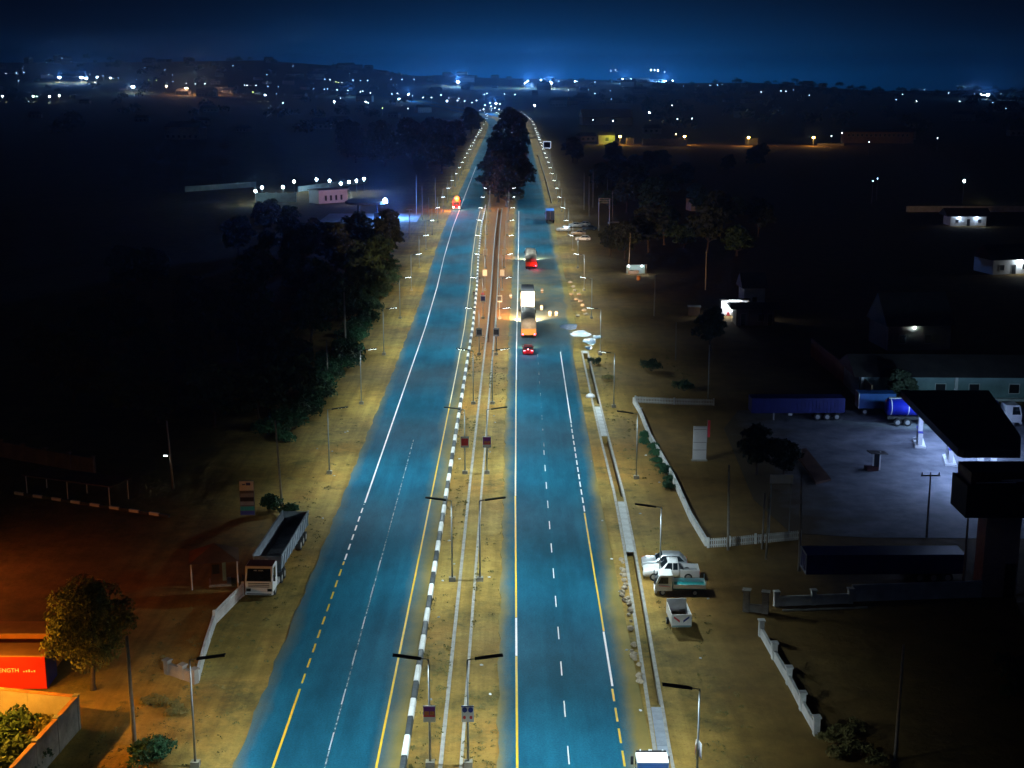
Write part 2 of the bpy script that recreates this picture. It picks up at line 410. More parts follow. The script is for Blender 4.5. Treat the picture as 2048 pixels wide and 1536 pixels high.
def road_mat(name, lo, hi, spread, far=0.0):
    """asphalt: u = metres across, lo..hi = clean lanes, dust drifting in from both sides"""
    m = bpy.data.materials.new(name); m.use_nodes = True
    t = m.node_tree; p = t.nodes['Principled BSDF']; p.inputs['Roughness'].default_value = 0.8; p.inputs['Specular IOR Level'].default_value = 0.06
    L = t.links.new
    uv = t.nodes.new('ShaderNodeUVMap'); sx = t.nodes.new('ShaderNodeSeparateXYZ'); L(uv.outputs[0], sx.inputs[0])
    def noise(s, d, r, off=0.0, sq=(1, 1, 1)):
        n = t.nodes.new('ShaderNodeTexNoise'); n.inputs['Scale'].default_value = s; n.inputs['Detail'].default_value = d; n.inputs['Roughness'].default_value = r
        mp = t.nodes.new('ShaderNodeMapping'); mp.inputs['Location'].default_value = (off, off, 0); mp.inputs['Scale'].default_value = sq
        L(uv.outputs[0], mp.inputs[0]); L(mp.outputs[0], n.inputs['Vector']); return n.outputs['Fac']
    def mth(op, a, b=None, c=None):
        n = t.nodes.new('ShaderNodeMath'); n.operation = op
        for i, x in enumerate((a, b, c)):
            if x is None: continue
            if isinstance(x, (int, float)): n.inputs[i].default_value = x
            else: L(x, n.inputs[i])
        return n.outputs[0]
    def ramp(f, *st):
        r = t.nodes.new('ShaderNodeValToRGB'); e = r.color_ramp.elements
        for i, (q, c) in enumerate(st):
            k = e[i] if i < 2 else e.new(q)
            if i < 2: k.position = q
            k.color = (c, c, c, 1) if isinstance(c, (int, float)) else (*c, 1)
        L(f, r.inputs[0]); return r.outputs[0]
    def mix(f, a, b):
        n = t.nodes.new('ShaderNodeMix'); n.data_type = 'RGBA'
        for s, x in ((0, f), (6, a), (7, b)):
            if isinstance(x, tuple): n.inputs[s].default_value = (*x, 1)
            elif isinstance(x, (int, float)): n.inputs[s].default_value = x
            else: L(x, n.inputs[s])
        return n.outputs[2]
    u = sx.outputs[0]
    wob = mth('MULTIPLY', mth('SUBTRACT', noise(0.16, 9, 0.72, 3, (1, 0.45, 1)), 0.5), 2.6)
    un = mth('ADD', u, wob)
    out = mth('MAXIMUM', mth('SUBTRACT', lo, un), mth('SUBTRACT', un, hi))
    if far:                                                        # near the drain the sand reaches the edge line, further on the shoulder is swept
        sw = t.nodes.new('ShaderNodeMapRange'); sw.inputs['From Min'].default_value = 95; sw.inputs['From Max'].default_value = 190; sw.inputs['To Min'].default_value = 0; sw.inputs['To Max'].default_value = far
        L(sx.outputs[1], sw.inputs[0]); out = mth('MAXIMUM', mth('SUBTRACT', lo, un), mth('SUBTRACT', mth('SUBTRACT', un, hi), sw.outputs[0]))
    dust = ramp(mth('MULTIPLY_ADD', out, 1.0 / spread, 0.25), (0.0, 0.0), (0.95, 0.97), (0.4, 0.28))
    if far:                                                        # mud tracked out of the side road at the junction
        jd = mth('ABSOLUTE', mth('MULTIPLY', mth('SUBTRACT', sx.outputs[1], 292.0), 1.0 / 62.0))
        jn = mth('MULTIPLY', mth('SUBTRACT', 1.15, jd), mth('MULTIPLY_ADD', noise(0.16, 6, 0.65, 51, (1, 0.5, 1)), 1.6, -0.25))
        cl = t.nodes.new('ShaderNodeClamp'); cl.inputs['Max'].default_value = 0.75; L(jn, cl.inputs[0])
        dust = mth('MAXIMUM', dust, cl.outputs[0])
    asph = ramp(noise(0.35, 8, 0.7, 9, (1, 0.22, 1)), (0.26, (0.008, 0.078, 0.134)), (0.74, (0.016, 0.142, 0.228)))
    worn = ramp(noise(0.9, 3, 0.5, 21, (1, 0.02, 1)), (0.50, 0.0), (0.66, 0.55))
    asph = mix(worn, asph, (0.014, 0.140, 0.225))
    stain = ramp(noise(0.055, 8, 0.7, 63, (1, 0.45, 1)), (0.40, 0.62), (0.60, 1.08))
    mm0 = t.nodes.new('ShaderNodeMix'); mm0.data_type = 'RGBA'; mm0.blend_type = 'MULTIPLY'; mm0.inputs[0].default_value = 1.0
    L(asph, mm0.inputs[6]); L(stain, mm0.inputs[7]); asph = mm0.outputs[2]
    grit = ramp(noise(7.0, 3, 0.8, 15), (0.35, 0.80), (0.65, 1.2))
    mm = t.nodes.new('ShaderNodeMix'); mm.data_type = 'RGBA'; mm.blend_type = 'MULTIPLY'; mm.inputs[0].default_value = 1.0
    L(asph, mm.inputs[6]); L(grit, mm.inputs[7])
    dcol = ramp(noise(0.25, 6, 0.6, 33), (0.3, (0.185, 0.150, 0.045)), (0.7, (0.30, 0.220, 0.062)))
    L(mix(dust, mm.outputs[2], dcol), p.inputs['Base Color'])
    b = t.nodes.new('ShaderNodeBump'); b.inputs['Strength'].default_value = 0.25; b.inputs['Distance'].default_value = 0.02
    L(noise(5.0, 4, 0.7, 2), b.inputs['Height']); L(b.outputs[0], p.inputs['Normal'])
    return m
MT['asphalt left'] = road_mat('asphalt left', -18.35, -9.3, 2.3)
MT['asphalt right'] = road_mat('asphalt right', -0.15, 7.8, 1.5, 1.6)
def paint_mat(name, c, wear):
    m = mat(name, c, 0.6, 0.1, 1.5)
    t = m.node_tree; p = t.nodes['Principled BSDF']
    tcn = t.nodes.new('ShaderNodeTexCoord'); no = t.nodes.new('ShaderNodeTexNoise'); no.inputs['Scale'].default_value = 1.1; no.inputs['Detail'].default_value = 8; no.inputs['Roughness'].default_value = 0.8
    t.links.new(tcn.outputs['Object'], no.inputs['Vector'])
    ra = t.nodes.new('ShaderNodeValToRGB'); ra.color_ramp.elements[0].position = wear; ra.color_ramp.elements[1].position = wear + 0.12
    t.links.new(no.outputs['Fac'], ra.inputs[0]); t.links.new(ra.outputs[0], p.inputs['Alpha'])
    return m
MT['line white'] = paint_mat('line white', (0.80, 0.82, 0.82), 0.20)
MT['line yellow'] = paint_mat('line yellow', (0.72, 0.47, 0.02), 0.20)
MT['line pale'] = paint_mat('line pale', (0.80, 0.72, 0.42), 0.22)
MT['line worn'] = paint_mat('line worn', (0.38, 0.45, 0.47), 0.44)

# ================================================================== the setting
# trenches are real dips in the ground sheet
DR_OPEN = [(94.5, 130.0), (146.0, 172.0), (190.0, 226.0), (500.0, 800.0)]
MD_OPEN = [(236.0, 480.0)]
def build_ground():
    ln = []                                                      # (x(y), trench id)
    for x in (-5000, -3000, -2000, -1300, -900, -600, -400, -250, -160, -110, -80, -60, -46, -36, -30, -26, -22): ln.append((lambda y, x=x: x + (shL(y) if abs(x) < 170 else shL(y) * 0.0), None))
    for x in (-18.4, -12, -8, -6.2): ln.append((lambda y, x=x: x + shL(y), None))
    def mid(y, a): return a + 0.5 * (shL(y) + shR(y))
    for a, tr in ((-4.75, None), (-4.73, 'm'), (-3.62, 'm'), (-3.60, None)): ln.append((lambda y, a=a: mid(y, a), tr))
    for x in (-2.0, -0.4, 4, 8.5): ln.append((lambda y, x=x: x + shR(y), None))
    for a, tr in ((-0.40, None), (-0.38, 'd'), (0.38, 'd'), (0.40, None)): ln.append((lambda y, a=a: drx(y) + a, tr))
    for x in (16, 19, 24, 30, 38, 48, 60, 80, 110, 160): ln.append((lambda y, x=x: x + shR(y), None))
    for x in (250, 400, 600, 900, 1300, 2000, 3000, 5000): ln.append((lambda y, x=x: x, None))
    ys = set([-400, -100, 0, 40] + list(range(60, 320, 6)) + list(range(320, 640, 16)) + list(range(640, 1500, 40)) + list(range(1500, 3600, 70)) + [3800, 4100, 4500, 5000])
    for a, b in DR_OPEN + MD_OPEN: ys |= {a, a + 0.02, b - 0.02, b}
    ys = sorted(ys)
    v, f = [], []
    r = random.Random(3)
    for y in ys:
        for fx, tr in ln:
            x = fx(y); z = hill(x, y)
            if tr and any(a < y < b for a, b in (DR_OPEN if tr == 'd' else MD_OPEN)): z = -0.95
            elif tr is None and abs(x) > 24 and y < 1500 and abs(x) < 400: z += 0.0
            v.append((x, y, z))
    n = len(ln)
    for j in range(len(ys) - 1):
        for i in range(n - 1):
            f.append((j * n + i, j * n + i + 1, (j + 1) * n + i + 1, (j + 1) * n + i))
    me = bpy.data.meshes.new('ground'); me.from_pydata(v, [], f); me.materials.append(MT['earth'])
    o = bpy.data.objects.new('ground', me); COL.objects.link(o)
    tag(o, kind='structure')
    return o
ground = build_ground()

def ysteps(y0, y1):
    out, y = [], y0
    while y < y1:
        out.append(y); y += (1.5 if y0 < 0 and 60 < y < 300 else 6) if y < 500 else 20
    return out + [y1]
def strip(name, xl, xr, y0, y1, z0, z1, m, parent=None, kind=None, ys=None):
    """slab between two edge curves, with sides; uv = (metres across before drift, metres along)"""
    ys = ys or ysteps(y0, y1)
    v, f = [], []
    for y in ys:
        h = hill(xl(y), y)
        v += [(xl(y), y, h + z0), (xl(y), y, h + z1), (xr(y), y, h + z1), (xr(y), y, h + z0)]
    for k in range(len(ys) - 1):
        a = 4 * k
        for i in range(3): f.append((a + i, a + i + 1, a + 5 + i, a + 4 + i))
    f += [(0, 1, 2, 3), tuple(4 * (len(ys) - 1) + i for i in (3, 2, 1, 0))]
    me = bpy.data.meshes.new(name); me.from_pydata(v, [], f)
    me.materials.append(m)
    bm = bmesh.new(); bm.from_mesh(me); bmesh.ops.recalc_face_normals(bm, faces=bm.faces); bm.to_mesh(me); bm.free()
    o = bpy.data.objects.new(name, me); COL.objects.link(o)
    if parent: o.parent = parent
    if kind: tag(o, kind=kind)
    return o
def road_uv(o, sh):
    me = o.data; uv = me.uv_layers.new(name='UVMap')
    for lp in me.loops:
        c = me.vertices[lp.vertex_index].co
        uv.data[lp.index].uv = (c.x - sh(c.y), c.y)
rag = lambda y, s: 0.10 * math.sin(y * 0.71 + s) + 0.07 * math.sin(y * 1.93 + 2 * s) + 0.05 * math.sin(y * 4.1 + s)
roadL = strip('road', lambda y: -18.85 + shL(y) + rag(y, 1), lambda y: -7.3 + shL(y), -60, 2250, -0.3, 0.075, MT['asphalt left'], kind='structure')
road_uv(roadL, shL)
RR_EDGE = [(0, 9.6), (225, 9.8), (250, 11.2), (285, 12.4), (330, 13.6), (400, 13.5), (470, 11.0), (520, 10.2), (2300, 10.2)]
roadR = strip('road', lambda y: -1.05 + shR(y) + rag(y, 2), lambda y: min(interp(RR_EDGE, y) + shR(y), drx(y) - 0.55), -60, 2250, -0.3, 0.075, MT['asphalt right'], kind='structure')
road_uv(roadR, shR)

ZP = 0.079
def line(par, sh, x, w, y0, y1, m, name='edge_line'):
    fx = x if callable(x) else (lambda y: x)
    strip(name, lambda y: fx(y) - w / 2 + sh(y), lambda y: fx(y) + w / 2 + sh(y), y0, y1, ZP, ZP + 0.003, MT[m], par)
def dashes(par, sh, x, w, y0, y1, on, pitch, m, name='lane_dash'):
    y = y0
    while y < y1:
        strip(name, lambda q: x - w / 2 + sh(q), lambda q: x + w / 2 + sh(q), y, min(y + on, y1), ZP, ZP + 0.003, MT[m], par, ys=[y, min(y + on, y1)]); y += pitch
line(roadL, shL, -16.2, 0.17, 30, 97, 'line yellow')
dashes(roadL, shL, -16.2, 0.15, 98, 125, 1.7, 2.9, 'line yellow', 'edge_dash')
dashes(roadL, shL, -16.18, 0.15, 125.5, 143, 1.7, 2.9, 'line white', 'edge_dash')
line(roadL, shL, -16.15, 0.17, 143.5, 700, 'line white')
lrx = lambda y: interp([(85, -9.22), (126, -9.08), (213, -8.86), (270, -8.95)], y)
line(roadL, shL, lrx, 0.16, 30, 122, 'line yellow'); line(roadL, shL, lrx, 0.15, 122.0, 190, 'line yellow'); line(roadL, shL, lrx, 0.14, 190.0, 470, 'line pale')
dashes(roadL, shL, -12.72, 0.09, 66, 126, 2.6, 7.1, 'line white')
line(roadL, shL, -12.7, 0.09, 60, 170, 'line worn', 'worn_lane_line')
line(roadR, shR, 0.32, 0.17, 30, 103, 'line yellow'); line(roadR, shR, 0.32, 0.17, 103.1, 111, 'line white'); line(roadR, shR, 0.32, 0.17, 111.1, 146, 'line yellow'); line(roadR, shR, 0.34, 0.16, 146.1, 205, 'line pale'); line(roadR, shR, 0.36, 0.17, 205.1, 470, 'line white')
dashes(roadR, shR, 7.6, 0.15, 52, 97, 2.2, 3.3, 'line yellow', 'edge_dash')
line(roadR, shR, 7.65, 0.16, 97.5, 108, 'line white'); line(roadR, shR, 7.68, 0.15, 108.1, 140, 'line yellow')
dashes(roadR, shR, 7.72, 0.14, 140.5, 178, 2.0, 3.0, 'line white', 'edge_dash')
line(roadR, shR, 7.75, 0.14, 178.5, 227, 'line white')
dashes(roadR, shR, 3.85, 0.095, 43.0, 165, 2.6, 7.05, 'line white')
dashes(roadR, shR, 3.9, 0.08, 166.4, 225, 2.4, 7.05, 'line worn', 'worn_lane_dash')

# painted kerb of the median: one stone per colour
kerb = tag(bpy.data.objects.new('kerb', None), kind='structure'); COL.objects.link(kerb)
kp = [(-0.22, 0.0), (0.24, 0.0), (0.20, 0.30), (0.13, 0.36), (-0.13, 0.36), (-0.20, 0.30)]
kme = {}
for c in ('kerb white', 'kerb black'):
    kme[c] = MB().prof(kp, 0.0, 2.925, 'y').mesh('kerb_stone'); kme[c].materials.append(MT[c])
y, k = 68.35, 0
while y < 488:
    d = shL(y + 2.95) - shL(y)
    o = obj('kerb_stone', kme['kerb white' if k % 2 == 0 else 'kerb black'], kerb, (-7.42 + shL(y), y, 0.03 + 0.015 * math.sin(k * 2.3)), -math.atan2(d, 2.95))
    y += 2.95; k += 1

# median drain: two concrete walls flush with the sand, open beyond the junction
md = tag(bpy.data.objects.new('median_drain', None), 'long concrete drain with two low walls running through the sandy median', 'drain'); COL.objects.link(md)
mid_ = lambda y, a: a + 0.5 * (shL(y) + shR(y))
strip('drain_wall', lambda y: mid_(y, -5.02), lambda y: mid_(y, -4.74), 40, 480, -0.9, 0.07, MT['concrete'], md)
strip('drain_wall', lambda y: mid_(y, -3.61), lambda y: mid_(y, -3.38), 40, 480, -0.9, 0.06, MT['concrete'], md)
# roadside drain: rims, cover slabs
rd = tag(bpy.data.objects.new('roadside_drain', None), 'concrete roadside drain with open stretches and flush cover slabs beside the right carriageway', 'drain'); COL.objects.link(rd)
strip('drain_rim', lambda y: drx(y) - 0.66, lambda y: drx(y) - 0.39, 70, 228, -0.9, 0.06, MT['concrete'], rd)
strip('drain_rim', lambda y: drx(y) + 0.39, lambda y: drx(y) + 0.62, 70, 228, -0.9, 0.085, MT['concrete'], rd)
strip('drain_rim', lambda y: drx(y) + 0.39, lambda y: drx(y) + 0.62, 500, 800, -0.9, 0.085, MT['concrete'], rd)
slab_me = MB().box(-0.37, 0.37, 0.02, 1.96, -0.1, 0.07).mesh('cover_slab'); slab_me.materials.append(MT['pale slab'])
dslab_me = MB().box(-0.37, 0.37, 0.02, 1.96, -0.1, 0.05).mesh('cover_slab'); dslab_me.materials.append(MT['tub side'])
for a, b in ((130.05, 145.9), (172.05, 189.9), (226.05, 228.0)):
    y = a
    while y + 1.9 < b:
        obj('cover_slab', slab_me, rd, (drx(y + 1), y, 0.0), -math.atan2(drx(y + 2) - drx(y), 2)); y += 2.0
for y in (86.0, 88.0, 90.0, 92.0):
    obj('cover_slab', dslab_me, rd, (drx(y + 1), y, 0.012), -math.atan2(drx(y + 2) - drx(y), 2))
for y in (128.2,):
    obj('cover_slab', slab_me, rd, (drx(y + 1), y, 0.0), -math.atan2(drx(y + 2) - drx(y), 2))

# puddle at the broken drain
pm = bpy.data.materials.new('water'); pm.use_nodes = True
pp = pm.node_tree.nodes['Principled BSDF']; pp.inputs['Base Color'].default_value = (0.025, 0.065, 0.11, 1); pp.inputs['Roughness'].default_value = 0.26; pp.inputs['Specular IOR Level'].default_value = 0.5
pn = pm.node_tree.nodes.new('ShaderNodeTexNoise'); pn.inputs['Scale'].default_value = 5.0; pn.inputs['Detail'].default_value = 4
pt = pm.node_tree.nodes.new('ShaderNodeTexCoord'); pb = pm.node_tree.nodes.new('ShaderNodeBump'); pb.inputs['Strength'].default_value = 0.8; pb.inputs['Distance'].default_value = 0.12
pm.node_tree.links.new(pt.outputs['Object'], pn.inputs['Vector']); pm.node_tree.links.new(pn.outputs['Fac'], pb.inputs['Height']); pm.node_tree.links.new(pb.outputs[0], pp.inputs['Normal'])
MT['water'] = pm
def puddle(cx, cy, rx, ry, seed):
    r = random.Random(seed); n = 26; ph = [r.uniform(0, 6.3) for _ in range(4)]
    pts = []
    for i in range(n):
        a = 2 * math.pi * i / n
        k = 1 + 0.10 * math.sin(2 * a + ph[0]) + 0.12 * math.sin(3 * a + ph[1]) + 0.08 * math.sin(5 * a + ph[2]) + 0.05 * math.sin(9 * a + ph[3])
        pts.append((cx + rx * k * math.cos(a), cy + ry * k * math.sin(a), 0.09))
    return tag(MB().quad(*pts).build('puddle', MT['water']), kind='structure')
for pd in ((10.6, 250.5, 1.5, 3.4, 1), (12.4, 243.5, 1.6, 3.6, 3), (13.6, 236.5, 1.3, 2.8, 6), (13.1, 230.5, 0.6, 1.9, 8), (15.2, 240.5, 0.8, 1.8, 4)): puddle(*pd)

# ================================================================== street lamps
def lamp_strength(d, side):
    """road optics throw more light sideways than straight down"""
    d.use_nodes = True
    t = d.node_tree; e = t.nodes['Emission']
    g = t.nodes.new('ShaderNodeNewGeometry'); s = t.nodes.new('ShaderNodeSeparateXYZ'); t.links.new(g.outputs['Incoming'], s.inputs[0])
    a = t.nodes.new('ShaderNodeMath'); a.operation = 'ABSOLUTE'; t.links.new(s.outputs[2], a.inputs[0])
    b = t.nodes.new('ShaderNodeMath'); b.operation = 'MAXIMUM'; b.inputs[1].default_value = 0.26; t.links.new(a.outputs[0], b.inputs[0])
    c = t.nodes.new('ShaderNodeMath'); c.operation = 'POWER'; c.inputs[1].default_value = -1.1; t.links.new(b.outputs[0], c.inputs[0])
    # little light is thrown back past the pole
    def mt(op, x, y=None):
        n = t.nodes.new('ShaderNodeMath'); n.operation = op
        for i, q in enumerate((x, y)):
            if q is None: continue
            if isinstance(q, (int, float)): n.inputs[i].default_value = q
            else: t.links.new(q, n.inputs[i])
        return n.outputs[0]
    xs = mt('MULTIPLY', s.outputs[0], side)
    back = mt('MULTIPLY', mt('MINIMUM', xs, 0.0), 2.25 if side > 0 else 1.8); fwd = mt('MULTIPLY', mt('MAXIMUM', xs, 0.0), 0.75)
    g2_ = mt('ADD', mt('MULTIPLY', back, back), mt('MULTIPLY', fwd, fwd))
    f = mt('POWER', 2.718, mt('MULTIPLY', g2_, -1.0))
    t.links.new(mt('MULTIPLY', c.outputs[0], f), e.inputs['Strength'])
LAMP_COL = (0.78, 0.96, 1.0)
LAMP_W = 3450.0
LDAT = {}
for s_ in (1, -1):
    lamp_d = bpy.data.lights.new('street_lamp_light', 'SPOT')
    lamp_d.energy, lamp_d.color, lamp_d.spot_size, lamp_d.spot_blend, lamp_d.shadow_soft_size = LAMP_W, LAMP_COL, R(162), 0.35, 0.25
    lamp_strength(lamp_d, s_); LDAT[s_] = lamp_d
LM = {}
def tilt(mb, a, px, pz):
    out = []
    for x, y, z in mb.v:
        dx, dz = x - px, z - pz
        out.append((px + dx * math.cos(a) - dz * math.sin(a), y, pz + dx * math.sin(a) + dz * math.cos(a)))
    mb.v = out; return mb
LH = 7.75
LM['base'] = MB().prof([(-0.32, 0), (0.32, 0), (0.26, 0.38), (-0.26, 0.38)], -0.3, 0.3).mesh('base')
LM['pole'] = MB().cyl((0, 0, 0.3), (0, 0, LH), 0.085, 0.05, 10).mesh('pole', True)
LM['arm'] = MB().tube([(0, 0, LH - 0.06), (0.12, 0, LH), (0.75, 0, LH + 0.08)], 0.032).mesh('arm')
LM['panel'] = tilt(MB().box(0.5, 2.4, -0.20, 0.20, LH + 0.06, LH + 0.10).box(0.5, 2.4, -0.20, -0.185, LH + 0.02, LH + 0.06).box(0.5, 2.4, 0.185, 0.20, LH + 0.02, LH + 0.06), R(8), 0.5, LH + 0.06).mesh('solar_panel')
LM['lens'] = tilt(MB().box(1.15, 2.3, -0.09, 0.09, LH - 0.005, LH + 0.055), R(8), 0.5, LH + 0.06).mesh('lens')
for k_, m_ in (('base', 'weathered concrete'), ('pole', 'galvanised steel'), ('arm', 'galvanised steel'), ('panel', 'dark panel'), ('lens', 'lens lit')): LM[k_].materials.append(MT[m_])
def street_lamp(x, y, rz, label, group, lit=True):
    t = thing('street_lamp', label, 'street lamp', (x, y, hill(x, y)), rz, group)
    obj('base', LM['base'], t); obj('pole', LM['pole'], t); obj('arm', LM['arm'], t)
    p = obj('solar_panel', LM['panel'], t); obj('lens', LM['lens'], p)
    o = bpy.data.objects.new('lamp_light', LDAT[1 if abs(rz) < 1 else -1]); COL.objects.link(o); o.parent = t; o.location = (1.7, 0, LH - 0.02)
    return t
ROWA = lambda y: -5.6 + shL(y)
ROWB = lambda y: -3.0 + shR(y)
ROWC = lambda y: -21.5 + shL(y)
RD = [(0, 9.5), (50, 10.2), (80, 11.75), (117, 13.4), (153, 14.4), (190, 14.3), (227, 14.75), (261, 15.25), (300, 15.65), (1000, 16.4), (2300, 16.4)]
def ROWD(y): return interp(RD, y) + (shR(y) - interp(SH_R, 300) if y > 300 else 0)
OWN = {('a', 0): 'median street lamp carrying the purple poster beside the kerb', ('b', 0): 'median street lamp carrying the poster with round prints', ('a', 2): 'median street lamp with a dark red poster arm over the left carriageway', ('b', 2): 'median street lamp with a purple poster arm over the right carriageway',
       ('a', 1): 'median street lamp without poster between the purple and dark red ones, arm left', ('b', 1): 'median street lamp without poster between the first two poster pairs, arm right',
       ('c', 0): 'verge street lamp beside the short entrance wall and green shrub', ('c', 2): 'verge street lamp between the price pylon and the wood edge', ('c', 3): 'verge street lamp beside the first green shrubs of the wood',
       ('d', 0): 'verge street lamp with two small boards near the drain cover slabs', ('d', 1): 'verge street lamp standing behind the parked pickup', ('d', 2): 'verge street lamp beside the curved white wall and hedge', ('d', 3): 'verge street lamp at the far end of the white wall', ('d', 4): 'verge street lamp beside the puddle and open drain'}
def lb_(row, k, s): return OWN.get((row, k), s)
for k in range(0, 44):
    y = 85.2 + 34.9 * k
    near = y < 470
    treezone = 478 < y < 1010
    if y > 1010 and k % 2: continue
    if not treezone:
        street_lamp(ROWA(y), y, math.pi, lb_('a', k, 'solar street lamp in the median with its arm over the left carriageway'), 'street lamps of the median, arms to the left')
        street_lamp(ROWB(y), y, 0.0, lb_('b', k, 'solar street lamp in the median with its arm over the right carriageway'), 'street lamps of the median, arms to the right')
    if abs(y - 120) > 5:
        street_lamp(ROWC(y), y, 0.0, lb_('c', k, 'solar street lamp on the sandy verge beyond the left carriageway'), 'street lamps of the left verge')
    yd = y - 2 if y < 200 else y
    street_lamp(ROWD(yd), yd - (2.5 if k == 0 else 0), math.pi, lb_('d', k, 'solar street lamp behind the drain beside the right carriageway'), 'street lamps of the right verge')

# ================================================================== vegetation
def leaf_mesh(name, blobs, n, size, seed, m, flat=0.0):
    """leaf quads scattered over the shells of many overlapping clumps"""
    g = np.random.default_rng(seed)
    b = np.array(blobs, float)                                    # x, y, z, rx, rz
    wgt = b[:, 3] ** 2; idx = g.choice(len(b), n, p=wgt / wgt.sum())
    d = g.normal(size=(n, 3)); d /= np.linalg.norm(d, axis=1)[:, None]
    d[:, 2] = np.where(d[:, 2] < -0.35, -d[:, 2] * 0.6, d[:, 2])
    rad = g.uniform(0.55, 1.08, n) ** 0.7
    c = b[idx, :3] + d * np.stack([b[idx, 3], b[idx, 3], b[idx, 4]], 1) * rad[:, None]
    c[:, 2] = np.maximum(c[:, 2], 0.02)
    nrm = d + g.normal(size=(n, 3)) * 0.75; nrm /= np.linalg.norm(nrm, axis=1)[:, None]
    r = g.normal(size=(n, 3)); u = np.cross(nrm, r); u /= np.linalg.norm(u, axis=1)[:, None]; w = np.cross(nrm, u)
    s = size * g.uniform(0.6, 1.35, n)[:, None]; u *= s; w *= s * 0.62
    v = np.stack([c - u, c - w * 0.9, c + u, c + w * 0.9], 1).reshape(-1, 3)
    me = bpy.data.meshes.new(name)
    me.vertices.add(4 * n); me.vertices.foreach_set('co', v.ravel())
    me.loops.add(4 * n); me.loops.foreach_set('vertex_index', np.arange(4 * n, dtype=np.int32))
    me.polygons.add(n); me.polygons.foreach_set('loop_start', np.arange(0, 4 * n, 4, dtype=np.int32)); me.polygons.foreach_set('loop_total', np.full(n, 4, dtype=np.int32))
    me.update(); me.validate(); me.materials.append(m)
    return me
def tree_kind(h, cr, bottom, n, size, seed, m, trunk_r=0.3, lob=18, top=1.0):
    g = random.Random(seed); blobs = []
    ch = (h - bottom)
    tr = MB(); tr.loft([[(trunk_r * k * math.cos(a) + o, trunk_r * k * math.sin(a), z) for a in [2 * math.pi * i / 8 for i in range(8)]] for z, k, o in ((-0.2, 1.5, 0), (0.5, 1.05, 0), (bottom * 0.8, 0.85, 0.1), (bottom + ch * 0.35, 0.6, 0.2), (bottom + ch * 0.7, 0.25, 0.1))])
    for i in range(lob):
        a = 2.4 * i + g.uniform(-0.4, 0.4); t = (i + 0.5) / lob
        z = bottom + ch * (0.12 + 0.78 * t); prof = math.sin(math.pi * (0.18 + 0.72 * t)) ** 0.7
        r = cr * prof * g.uniform(0.35, 0.78); q = cr * g.uniform(0.26, 0.42)
        p = (r * math.cos(a), r * math.sin(a), z)
        blobs.append((*p, q, q * g.uniform(0.65, 0.9)))
        if i % 2 == 0: tr.cyl((0.1, 0, bottom + ch * 0.25 * t), (p[0] * 0.8, p[1] * 0.8, z - 0.1 * ch), trunk_r * 0.38, trunk_r * 0.12, 6, False)
    blobs.append((0, 0, h - cr * 0.32, cr * 0.36, cr * 0.32)); blobs.append((0, 0, bottom + ch * 0.5, cr * 0.55, ch * 0.35))
    tm = tr.mesh('trunk', True); tm.materials.append(MT['bark'])
    return tm, leaf_mesh('crown', blobs, n, size, seed, m)
def tree(kind, x, y, label, group=None, rz=0.0, s=1.0, name='tree', cat='tree'):
    t = thing(name, label, cat, (x, y, hill(x, y)), rz, group); t.scale = (s, s, s)
    obj('trunk', kind[0], t); obj('crown', kind[1], t)
    return t
K_BIG = [tree_kind(19, 9.2, 1.9, 6500, 0.62, 11, MT['dark leaf'], 0.55, 22), tree_kind(21, 8.6, 2.1, 6500, 0.62, 12, MT['dark leaf'], 0.6, 24)]
K_WOOD = [tree_kind(8.5, 4.6, 1.4, 2600, 0.42, 21, MT['leaf'], 0.22, 16), tree_kind(10, 4.2, 1.8, 2600, 0.42, 22, MT['dark leaf'], 0.24, 16), tree_kind(6.5, 4.4, 0.8, 2400, 0.38, 23, MT['leaf'], 0.2, 14)]
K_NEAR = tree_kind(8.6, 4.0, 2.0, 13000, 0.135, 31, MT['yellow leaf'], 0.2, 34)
K_FAR = tree_kind(11, 6.5, 1.5, 900, 1.1, 41, MT['dark leaf'], 0.35, 12)
def bush_kind(r, h, n, size, seed, m):
    g = random.Random(seed)
    bl = [(g.uniform(-1, 1) * r * 0.6, g.uniform(-1, 1) * r * 0.6, h * g.uniform(0.25, 0.6), r * g.uniform(0.3, 0.5), h * g.uniform(0.3, 0.45)) for _ in range(9)]
    st = MB()
    for i in range(6): st.cyl((0, 0, -0.05), (bl[i][0], bl[i][1], bl[i][2]), 0.04, 0.015, 5, False)
    sm = st.mesh('stem'); sm.materials.append(MT['bark'])
    return sm, leaf_mesh('foliage', bl, n, size, seed, m)
K_BUSH = [bush_kind(1.9, 2.0, 1300, 0.16, 51, MT['green leaf']), bush_kind(1.5, 1.5, 1000, 0.14, 52, MT['leaf']), bush_kind(1.2, 1.1, 900, 0.12, 53, MT['grass blade'])]
def bush(k, x, y, label, group=None, s=1.0, name='bush'):
    t = thing(name, label, 'bush', (x, y, 0), rnd.uniform(0, 6), group); t.scale = (s, s, s * rnd.uniform(0.8, 1.15))
    obj('stem', K_BUSH[k][0], t); obj('foliage', K_BUSH[k][1], t)
